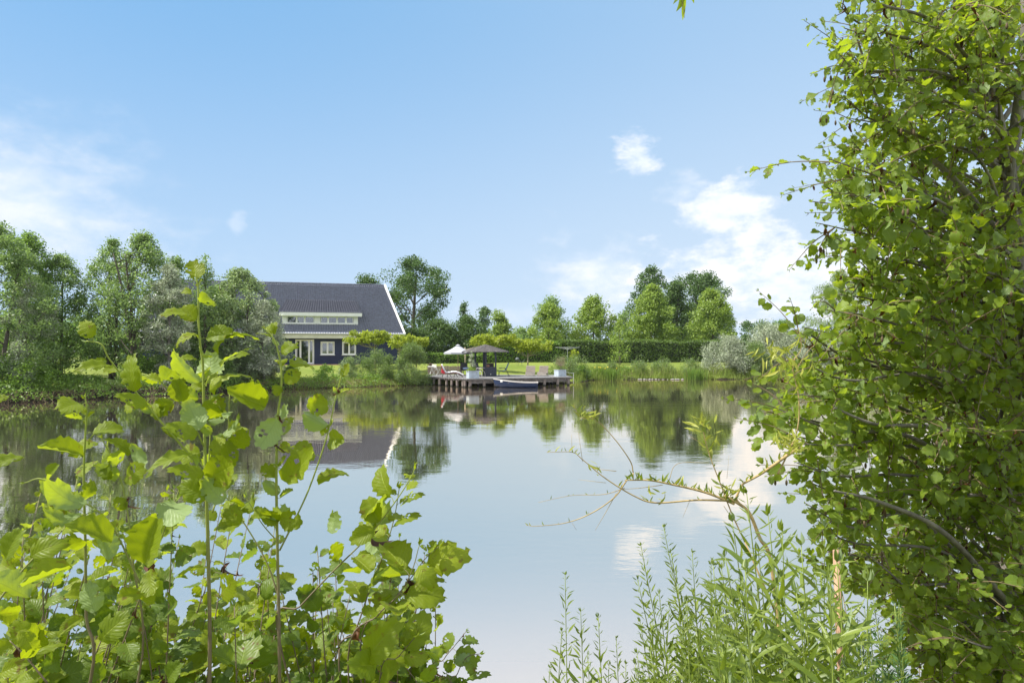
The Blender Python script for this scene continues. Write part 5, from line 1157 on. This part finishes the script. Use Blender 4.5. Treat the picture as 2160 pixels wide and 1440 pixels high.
sapling('right-leaning young alder reaching out over the grey water', (-.30, 1.62, 0), [
    dict(p=[(874, 990, 1.60), (868, 1004, 1.60), (839, 1050, 1.60), (782, 1125, 1.60), (700, 1207, 1.59), (632, 1279, 1.58), (585, 1330, 1.58)], t0=.05, f=.55, gap=.036, ls=.074, r=(.0015, .006)),
    dict(p=[(842, 1030, 1.66), (832, 1090, 1.66), (812, 1159, 1.65), (782, 1237, 1.64), (749, 1331, 1.62), (715, 1400, 1.60)], t0=.05, f=.62, gap=.036, ls=.075, r=(.0014, .006)),
    dict(p=[(884, 1150, 1.56), (870, 1200, 1.56), (842, 1252, 1.56), (797, 1297, 1.56), (734, 1387, 1.56)], t0=.05, f=.62, ls=.07, r=(.0014, .005)),
    dict(p=[(925, 1152, 1.60), (895, 1180, 1.60), (862, 1225, 1.60), (810, 1290, 1.60), (760, 1370, 1.60)], t0=.1, f=.6, ls=.075, gap=.034, r=(.0012, .005)),
    dict(p=[(930, 1260, 1.7), (880, 1295, 1.7), (820, 1340, 1.7), (770, 1400, 1.68)], t0=.1, f=.7, ls=.06, r=(.0012, .004)),
    dict(p=[(878, 1340, 1.45), (840, 1385, 1.45), (800, 1440, 1.45)], t0=.1, f=.7, ls=.08, r=(.0012, .004))],
    [(845, 1065, 893, 1035, 1.60, .03, .5, (-.4, -.7, .6)), (828, 1110, 885, 1078, 1.58, .03, .55, (-.3, -.7, .6)), (790, 1118, 738, 1140, 1.56, -.02, .9, FR), (800, 1100, 772, 1050, 1.60, .02, .9, FR), (800, 1090, 790, 1160, 1.7, 0, .95, BK), (720, 1210, 700, 1180, 1.6, 0, .9, (-.1, .9, -.3)),
     (880, 1242, 938, 1215, 1.6, .03, .5, UPF), (785, 1225, 876, 1205, 1.56, .05, .42, UPF), (860, 1370, 902, 1290, 1.45, .03, .8, (.3, -.9, .2)), (770, 1390, 832, 1315, 1.42, -.02, .8, FR), (855, 1320, 905, 1330, 1.5, .04, .7, UPF)],
    [(zone([(660, 1130), (830, 1100), (915, 1180), (925, 1300), (860, 1440), (620, 1440)]), (1.6, 2.6), 26)], 803, lsize=.058)
sapling('leafy young alder filling the lower left corner with large pale leaves', (-1.10, 1.40, 0), [
    dict(p=[(180, 841, 1.30), (183, 866, 1.30), (178, 957, 1.30), (177, 1020, 1.30), (180, 1150, 1.30), (182, 1300, 1.30), (190, 1440, 1.30)], auto=False, r=(.0020, .008)),
    dict(p=[(52, 1018, 1.25), (90, 1010, 1.25), (150, 1045, 1.26), (230, 1100, 1.28), (300, 1240, 1.3)], auto=False, root=False, r=(.0014, .004)),
    dict(p=[(190, 1080, 1.22), (150, 1102, 1.2), (49, 1200, 1.15), (-20, 1290, 1.12)], auto=False, root=False, r=(.0012, .0045)),
    dict(p=[(215, 925, 1.34), (240, 975, 1.34), (262, 1040, 1.33), (280, 1180, 1.32), (290, 1440, 1.32)], auto=False, r=(.0015, .006)),
    dict(p=[(20, 1350, 1.2), (55, 1385, 1.2), (100, 1440, 1.2)], auto=True, root=False, f=1, ls=.06, r=(.0014, .004))],
    [(176, 962, 80, 940, 1.26, -.04, .42, UPF), (186, 938, 194, 912, 1.30, 0, .3), (275, 958, 230, 920, 1.32, -.02, .6, UPF), (277, 935, 310, 990, 1.32, 0, .42, BK), (183, 875, 172, 862, 1.3, 0, .6), (186, 880, 199, 868, 1.3, 0, .6), (183, 895, 176, 885, 1.3, 0, .6),
     (50, 962, -40, 978, 1.05, -.03, .42, UPF), (18, 838, -20, 842, 1.1, 0, .5), (305, 1190, 328, 1092, 1.12, -.01, .86, FR), (236, 1142, 140, 1108, 1.14, -.05, .62, (-.2, -.6, .7)), (178, 1066, 78, 1028, 1.22, -.04, .62, BK), (170, 1090, 78, 1098, 1.25, -.05, .55, (-.1, .6, -.7)),
     (62, 1175, 118, 1140, 1.16, 0, .95, FR), (12, 1180, 34, 1118, 1.12, 0, .95, FR), (152, 1196, 42, 1232, 1.1, -.06, .42, (-.1, -.6, .8)), (300, 1250, 238, 1262, 1.12, 0, .7, FR), (316, 1200, 322, 1258, 1.08, -.02, .8, FR), (120, 1060, 92, 1010, 1.28, 0, .6, BK), (228, 1012, 214, 975, 1.3, 0, .9, FR),
     (262, 1010, 300, 985, 1.3, -.02, .9, FR), (60, 1260, -20, 1216, 1.08, -.03, .8, (.2, .9, -.3)), (200, 1290, 178, 1230, 1.2, 0, .9, BK), (100, 1360, 20, 1320, 1.2, -.02, .7, FR), (40, 1330, 74, 1370, 1.1, 0, .7, FR), (0, 1420, 50, 1395, 1.1, 0, .8, FR), (175, 1300, 120, 1335, 1.18, -.03, .6, UPF),
     (340, 1060, 400, 1100, 1.3, -.03, .9, BK), (210, 1350, 260, 1300, 1.15, 0, .9, FR), (230, 1180, 215, 1120, 1.25, 0, .8, BK)],
    [(zone([(-30, 1130), (90, 1030), (200, 985), (420, 1010), (460, 1440), (-30, 1440)]), (1.25, 2.3), 40)], 804, lsize=.062)
sapling('low alder sprig at the bottom edge, right end of the left-hand bushes', (.0, 1.9, 0), [
    dict(p=[(983, 1331, 1.75), (960, 1360, 1.75), (936, 1390, 1.75), (915, 1440, 1.74)], f=.6, t0=0, ls=.045, gap=.022, r=(.0012, .004)),
    dict(p=[(1012, 1378, 1.7), (985, 1385, 1.7), (965, 1420, 1.7), (955, 1470, 1.7)], f=.6, t0=0, ls=.05, gap=.026, r=(.0012, .004)),
    dict(p=[(850, 1400, 1.7), (880, 1440, 1.7), (900, 1500, 1.7)], f=.6, t0=0, ls=.06, gap=.03, r=(.0012, .004))],
    [(978, 1436, 1034, 1414, 1.65, .02, .42, UPF), (960, 1400, 990, 1380, 1.7, 0, .8, BK), (915, 1400, 890, 1440, 1.6, 0, .8, FR)],
    [(zone([(830, 1400), (990, 1400), (990, 1440), (830, 1440)]), (1.6, 2.0), 5)], 805, m=M_NEAR2)

# ---- the big alder on the right
def big_alder():
    rg_ = RND(900); b0 = Vector((2.78, 3.7, 0)); b0.z = gz(b0.x, b0.y); r = empty('alder_tree', b0); tag(r, 'big leafy alder filling the right side of the photo from top to bottom', 'alder'); off = -b0
    tk = MB(); LV = Leaves(); dd = Leaves(); cones = MB(); tw = MB()
    trunk = cat_rom([b0, P(2160, 1200, 3.7), P(2158, 900, 3.7), P(2150, 640, 3.72), P(2140, 420, 3.75), P(2105, 240, 3.8), P(2072, 60, 3.85), P(2040, -160, 3.9)], 8); tk.tube([q+off for q in trunk], .045, .015, 12)
    t2 = cat_rom([P(2146, 520, 3.72), P(2128, 380, 3.7), P(2150, 200, 3.6), P(2162, 40, 3.6), P(2150, -150, 3.6)], 6); tk.tube([q+off for q in t2], .032, .014, 9)
    t3 = cat_rom([P(2165, 1100, 3.7), P(2230, 800, 3.5), P(2260, 500, 3.4), P(2250, 200, 3.3)], 6); tk.tube([q+off for q in t3], .045, .02, 9)
    left = [(-60, 1760), (0, 1738), (60, 1745), (150, 1728), (230, 1755), (300, 1765), (340, 1694), (440, 1668), (480, 1684), (540, 1768), (600, 1712), (640, 1722), (700, 1642), (740, 1625), (800, 1645), (860, 1590), (885, 1572), (930, 1590), (990, 1650), (1060, 1655), (1120, 1700), (1200, 1700), (1300, 1760), (1400, 1800), (1500, 1830)]
    lx = lambda y_: (8 if y_ < 330 else 16)+float(np.interp(y_, [q[0] for q in left], [q[1] for q in left]))
    def branch(tip, r0, from_y, dep_gap, n_sub, lsz, t0=.30, gap=.05, leafk=MEDL):
        # leaves the trunk below the tip's height and climbs outward, a little drooping at the end
        src = trunk[min(len(trunk)-1, max(1, int(np.argmin([abs(inv_px(q)[1]-from_y) for q in trunk]))))]
        mid = src.lerp(tip, .5)+Vector((rg_.normal()*.05, rg_.normal()*.08, .12*(tip-src).length*rg_.random())); m2 = src.lerp(tip, .8)+Vector((rg_.normal()*.04, rg_.normal()*.04, .06*rg_.random()))
        cr = [q+off for q in cat_rom([src, mid, m2, tip], 7)]; tk.tube(cr, r0, .0018, 7)
        shoot_leaves(rg_, LV, cr, lsz, leafk, t0, gap, stems=tw, dead=dd, face=.5, droop=.45, grow=True, jit=.4)
        n_ = len(cr)
        for s_ in range(n_sub):
            i_ = int(n_*(.22+.72*rg_.random())); i_ = min(i_, n_-2); p = cr[i_]; d = (cr[i_+1]-p).normalized(); L_ = (.16+.34*rg_.random())*(1.15-.5*i_/n_)
            dirv = (d*.6+Vector((rg_.normal()*.6-.1, rg_.normal()*.6, rg_.normal()*.5+.05))).normalized(); e_ = p+dirv*L_+Vector((0, 0, -.04*rg_.random())); c2 = cat_rom([p, p.lerp(e_, .5)+Vector((0, 0, .02)), e_], 4); tw.tube(c2, .0030, .0010, 5, cap=False)
            shoot_leaves(rg_, LV, c2, lsz*(.8+.35*rg_.random()), leafk, .12, gap*.85, stems=tw, dead=dd, face=.5, droop=.45, grow=True, jit=.42)
            if rg_.random() < .16:
                for q in range(int(rg_.integers(2, 4))):
                    pq = p.lerp(e_, .55+.15*q); o_ = pq+Vector((rg_.normal()*.006, rg_.normal()*.006, -.030)); tw.tube([pq, o_+Vector((0, 0, .010))], .0009, .0007, 4, cap=False); cones.lathe([(.001, -.014), (.0050, -.008), (.0055, 0), (.004, .008), (.001, .011)], o_, 6)
        return cr
    # the outline of the crown: branch tips along its left edge, near the camera
    for y_ in [-30, 12, 60, 115, 150, 205, 250, 300, 335, 372, 425, 470, 500, 545, 590, 620, 655, 690, 715, 745, 790, 830, 870, 905, 935, 975, 1010, 1060, 1100, 1160, 1230]:
        D_ = 2.55+.5*rg_.random(); branch(P(lx(y_)+26+8*rg_.normal()*.3, y_, D_), .011, min(1400, y_+90+160*rg_.random()), 0, 9, .049, .45, .036)
    # the body of the crown
    for k in range(215):
        y_ = -120+1620*((k*.618034) % 1); x_ = lx(y_)+30+(2230-lx(y_))*rg_.random()**.8; D_ = 2.5+2.6*rg_.random()
        if math.sin(y_*.021+x_*.013)+.7*math.sin(y_*.047-x_*.02+2) > (.78 if y_ < 520 else 1.3): continue
        low = y_ > 760
        branch(P(x_, y_, D_), .009+.006*rg_.random(), min(1500, y_+60+260*rg_.random()), 0, 11 if low else 9, .042+.012*rg_.random(), .25, .042)
    # heavier limbs that show as dark lines
    for pts, r0, r1 in (([(2160, 700, 3.6), (2060, 610, 3.5), (1960, 560, 3.3), (1870, 545, 3.1)], .020, .006), ([(2160, 1010, 3.5), (2080, 930, 3.3), (1960, 900, 3.0), (1850, 895, 2.8), (1760, 860, 2.7)], .017, .004), ([(2150, 560, 3.7), (2050, 420, 3.5), (1960, 330, 3.4), (1870, 250, 3.2), (1800, 60, 3.1)], .022, .004),
                        ([(2150, 1300, 3.4), (2000, 1130, 3.0), (1860, 1060, 2.8), (1760, 1035, 2.6)], .016, .004), ([(2170, 880, 3.6), (2050, 800, 3.8), (1940, 790, 3.6), (1800, 760, 3.2), (1700, 700, 3.0)], .015, .004)):
        c_ = [q+off for q in cat_rom(PX(pts), 7)]; tk.tube(c_, r0, r1, 9)
    tk.build('trunk', BARKG, r, True); tw.build('twigs', TWIG, r); LV.build('leaves', M_NEAR2, r, 901); dd.build('withered_leaves', M_DEAD, r, 902); cones.build('cones', M_CONE, r, True)
    return r
big_alder()

# ---- bare willow branch reaching out over the water
def willow_branch():
    rg_ = RND(950); b0 = Vector((1.22, 2.35, 0)); b0.z = gz(b0.x, b0.y); r = empty('willow_sapling', b0); tag(r, 'yellowish half-bare willow with long crooked twigs reaching left over the water', 'willow'); off = -b0
    D_ = 2.3; st = MB(); LV = Leaves(); YV = Leaves()
    def seg(l, r0, r1, n=6): c_ = [q+off for q in cat_rom([P(x_, y_, d_) for x_, y_, d_ in l], 6)]; st.tube(c_, r0*.62, r1*.62, 7); return c_
    C1 = lambda x_, y_, d_=D_: (1100+x_/2.25, 800+y_/2.25, d_)
    seg([(1660, 1500, 2.3), C1(1190, 900), C1(1130, 750), C1(1085, 640), C1(1040, 595), C1(960, 550)], .011, .008)
    st.tube([Vector((0, 0, 0)), P(1660, 1500, 2.3)+off], .010, .0068, 8)
    a = seg([C1(1010, 590), C1(870, 535), C1(700, 495), C1(600, 478), C1(490, 478)], .0075, .003); b = seg([C1(980, 575), C1(830, 572), C1(640, 585), C1(540, 555), C1(400, 470), C1(290, 380), C1(240, 345), C1(120, 345)], .0055, .0012)
    c = seg([C1(500, 478), C1(440, 560), C1(330, 635), C1(210, 680), C1(70, 695), C1(20, 690)], .004, .001); d = seg([C1(530, 440), C1(515, 385), C1(440, 280), C1(350, 190), C1(280, 180), C1(250, 120)], .0035, .0010)
    seg([C1(530, 480), C1(530, 440)], .003, .003); e = seg([C1(1050, 495), C1(1140, 445), C1(1240, 375), C1(1320, 320)], .006, .010); seg([C1(1050, 495), C1(1020, 560), C1(1035, 590)], .006, .007)
    f = seg([C1(1060, 770), C1(1000, 640), C1(950, 510), C1(900, 380), C1(875, 300), C1(855, 200)], .004, .0018); seg([C1(1060, 770), (1640, 1300, 2.3)], .004, .007)
    g = seg([C1(490, 515), C1(390, 545), C1(240, 550), C1(80, 583)], .0022, .0008); seg([C1(290, 390), C1(270, 250)], .0014, .0006); seg([C1(240, 345), C1(238, 260)], .0014, .0006); seg([C1(450, 540), C1(400, 630), C1(350, 715)], .002, .0007); seg([C1(800, 572), C1(765, 655)], .0012, .0006)
    seg([C1(450, 435), C1(360, 425)], .002, .001); seg([C1(670, 500), C1(560, 515), C1(480, 520)], .002, .001); seg([C1(400, 490), C1(270, 475)], .0014, .0006); seg([C1(350, 190), C1(390, 110)], .0012, .0006); seg([C1(240, 680), C1(262, 715)], .0010, .0005); seg([C1(960, 600), C1(1010, 670), C1(1040, 690)], .0016, .0006)
    seg([C1(700, 480), C1(740, 400), C1(890, 395)], .0018, .0009); seg([C1(975, 470), C1(985, 360)], .0008, .0005); seg([C1(870, 310), C1(790, 265)], .0016, .0008)
    for cc, n_, t0, sz in ((a, 60, .0, .030), (b, 20, .0, .022), (f, 26, .3, .032), (d, 20, .55, .026), (e, 26, .0, .03), (c, 8, .4, .014), (g, 6, .3, .012)):
        for k in range(n_):
            q = t0+(1-t0)*rg_.random(); i_ = min(len(cc)-2, int(q*(len(cc)-1))); p = cc[i_].lerp(cc[i_+1], rg_.random())
            (YV if rg_.random() < .45 else LV).add(SLN, p, Vector((rg_.normal()*.6, rg_.normal()*.5, .8)), Vector((rg_.normal()*.5, -1, .3)), sz*(.6+.8*rg_.random()), 1.2)
    for x_, y_, n_ in ((310, 180, 14), (1290, 340, 40), (1260, 300, 30), (640, 570, 8), (870, 230, 14), (850, 200, 8), (900, 290, 5), (360, 410, 5), (1000, 530, 20)):
        for k in range(n_):
            p = P(*C1(x_+rg_.normal()*28, y_+rg_.normal()*18, 2.3+rg_.normal()*.02))+off; YV.add(SLN, p, Vector((rg_.normal()*.8, rg_.normal()*.6, .5)), Vector((rg_.normal(), -1, .3)), .034*(.6+.7*rg_.random()), 1.1)
    # thin yellow shoots climbing beside it into the alder
    h = seg([(1640, 1000, 2.3), (1660, 960, 2.3), (1682, 905, 2.3), (1685, 840, 2.3), (1672, 770, 2.3), (1690, 735, 2.3), (1684, 690, 2.3)], .005, .0012); seg([(1672, 775, 2.3), (1640, 740, 2.3), (1622, 726, 2.3)], .0015, .0008); k2 = seg([(1675, 790, 2.3), (1700, 745, 2.3), (1725, 722, 2.3)], .0018, .0008)
    for x_, y_, n_ in ((1640, 745, 22), (1660, 775, 16), (1690, 745, 14), (1625, 735, 12)):
        for k in range(n_): YV.add(SLN, P(x_+rg_.normal()*16, y_+rg_.normal()*14, 2.3+rg_.normal()*.03)+off, Vector((rg_.normal()*.6, rg_.normal()*.4, -.5)), Vector((rg_.normal(), -1, .3)), .05*(.6+.7*rg_.random()), .9)
    st.build('branches', YTWIG, r, True); LV.build('leaves', M_WNEAR, r, 951); YV.build('young_leaves', M_WYEL, r, 952)
willow_branch()

# ---- willow shoots along the bottom
def willow_clump(label, base, shoots, seed, lsz, gap, kind, m=M_WNEAR, rad=.0035, t0=.2, name='willow_bush', spread=.62, wsc=1.0, droop=.15):
    rg_ = RND(seed); b0 = Vector(base); b0.z = gz(b0.x, b0.y); r = empty(name, b0); tag(r, label, 'willow' if 'willow' in name else 'weeds'); off = -b0; st = MB(); LV = Leaves()
    for (x_, y_, d_, lean) in shoots:
        tip = P(x_, y_, d_); foot = Vector((tip.x-lean, d_+rg_.normal()*.1, b0.z-.02)); foot.x = foot.x*.75+b0.x*.25; Lh = tip.z-foot.z
        m1 = foot.lerp(tip, .55)+Vector((-lean*.15, 0, 0)); c_ = [q+off for q in cat_rom([foot, m1, tip], 9)]; st.tube(c_, rad*(.8+.4*rg_.random()), .0009, 6)
        vis = max(.05, 1-min(Lh, (1.0*(1440-y_)/F*d_)+.35)/Lh); shoot_leaves(rg_, LV, c_, lsz*(.85+.3*rg_.random()), kind, vis, gap, spread=spread, stems=None, droop=droop, face=.5, upb=.5, grow=True, jit=.16, wsc=wsc)
    st.build('stems', GSTEM, r, True); LV.build('leaves', m, r, seed)
rg = RND(960)
willow_clump('two slim willow shoots standing alone at the bottom of the photo, middle right', (.30, 2.0, 0),
    [(1192, 1212, 1.9, .02), (1262, 1300, 1.9, -.03), (1300, 1345, 1.95, -.05), (1185, 1330, 1.9, .08), (1160, 1408, 1.9, .1), (1225, 1290, 2.0, -.02), (1285, 1400, 1.9, .05), (1320, 1400, 2.0, .0), (1240, 1380, 1.95, .0)], 961, .048, .011, SLN, rad=.0028)
willow_clump('fine-leaved willow bush left of the broad-leaved osiers', (.66, 1.95, 0),
    [(1352, 1150, 1.95, -.14), (1400, 1112, 1.95, -.16), (1345, 1222, 1.8, -.14), (1415, 1165, 2.0, -.12), (1460, 1165, 2.0, -.06), (1500, 1190, 1.9, .0), (1350, 1310, 1.8, -.08), (1390, 1250, 1.85, -.05), (1430, 1230, 1.9, 0), (1480, 1260, 1.8, .05), (1340, 1400, 1.7, .0)] +
    [(1330+rg.random()*230, 1230+rg.random()*190, 1.6+rg.random()*.7, -.1+.2*rg.random()) for _ in range(30)], 962, .050, .010, SLN)
willow_clump('osier clump with long broad lance leaves at the bottom right', (.95, 1.5, 0),
    [(1575, 1040, 1.6, -.03), (1620, 1085, 1.5, .0), (1650, 1120, 1.45, .02), (1690, 1150, 1.35, .03), (1530, 1175, 1.5, -.05), (1600, 1165, 1.6, 0), (1765, 1185, 1.3, .03), (1830, 1225, 1.4, .05), (1740, 1110, 1.6, .03), (1560, 1250, 1.4, -.04), (1680, 1250, 1.3, .0), (1500, 1300, 1.4, -.05), (1545, 1100, 1.7, -.04)] +
    [(1490+rg.random()*330, 1180+rg.random()*230, 1.2+rg.random()*.7, -.06+.12*rg.random()) for _ in range(26)], 963, .086, .017, LAN, rad=.0042, spread=.72)
willow_clump('feathery tansy growing between the osiers and the big alder', (1.15, 1.6, 0),
    [(1795+rg.random()*120, 1230+rg.random()*150, 1.45+rg.random()*.3, -.03+.06*rg.random()) for _ in range(16)], 964, .028, .0045, SLN, rad=.003, name='tansy_plant', m=leaf_mat('tansy_leaf', (.04, .10, .03), (.10, .18, .05), (.15, .26, .04), .35, .3))
ck = P(1764, 1160, 1.55); g0 = gz(ck.x+.01, ck.y); ce = empty('cut_stake', (ck.x+.02, ck.y, g0)); tag(ce, 'weathered brown wooden stake with a cut top among the osier leaves', 'stake')
MB().tube([(.0, 0, -.1), (.0, 0, (ck.z-g0)*.5), (-.02, 0, ck.z-g0)], .0085, .0075, 10).build('stake', mat('cut_wood', (.36, .22, .14), .8, .3, 30, stretch=(1, 1, .2)), ce, True)
# ---- twig hanging into the top edge, from a tree overhead
tb = P(1440, -60, 2.2); te = empty('overhanging_twig', tb); tag(te, 'leafy twig tip hanging into the top edge of the photo', 'twig')
st = MB(); c_ = cat_rom([(0.05, 0, .25), (.01, 0, .06), (-.004, 0, -.06), (.006, 0, -.15)], 5); st.tube(c_, .002, .0008, 5); st.build('stem', TWIG, te)
LV = Leaves(); rg = RND(970)
for dx_, dz_, sz in ((-.02, -.055, .05), (.03, -.06, .05), (-.01, -.07, .06), (.012, -.075, .05), (-.035, -.04, .045), (.006, -.10, .05), (.02, -.02, .06)): LV.add(SLN, Vector((.3*dx_, 0, dz_)), Vector((dx_*22, rg.normal()*.4, -.8)), Vector((rg.normal()*.5, -1, .3)), sz, 1.6)
LV.build('leaves', M_NEAR2, te, 971)
# ------------------------------------------------------------------ thin summer haze
m, t, o = new_mat('thin_haze'); pv_ = N(t, 'ShaderNodeVolumePrincipled'); pv_.inputs['Color'].default_value = (.86, .92, 1.0, 1); pv_.inputs['Density'].default_value = .00014; pv_.inputs['Anisotropy'].default_value = .2
L(t, pv_.outputs[0], o.inputs['Volume']); hzb = MB().box((0, 130, 9.0), (700, 340, 24.0)).build('haze', m); tag(hzb, kind='stuff', label='thin pale summer haze over the pond and garden', cat='haze')
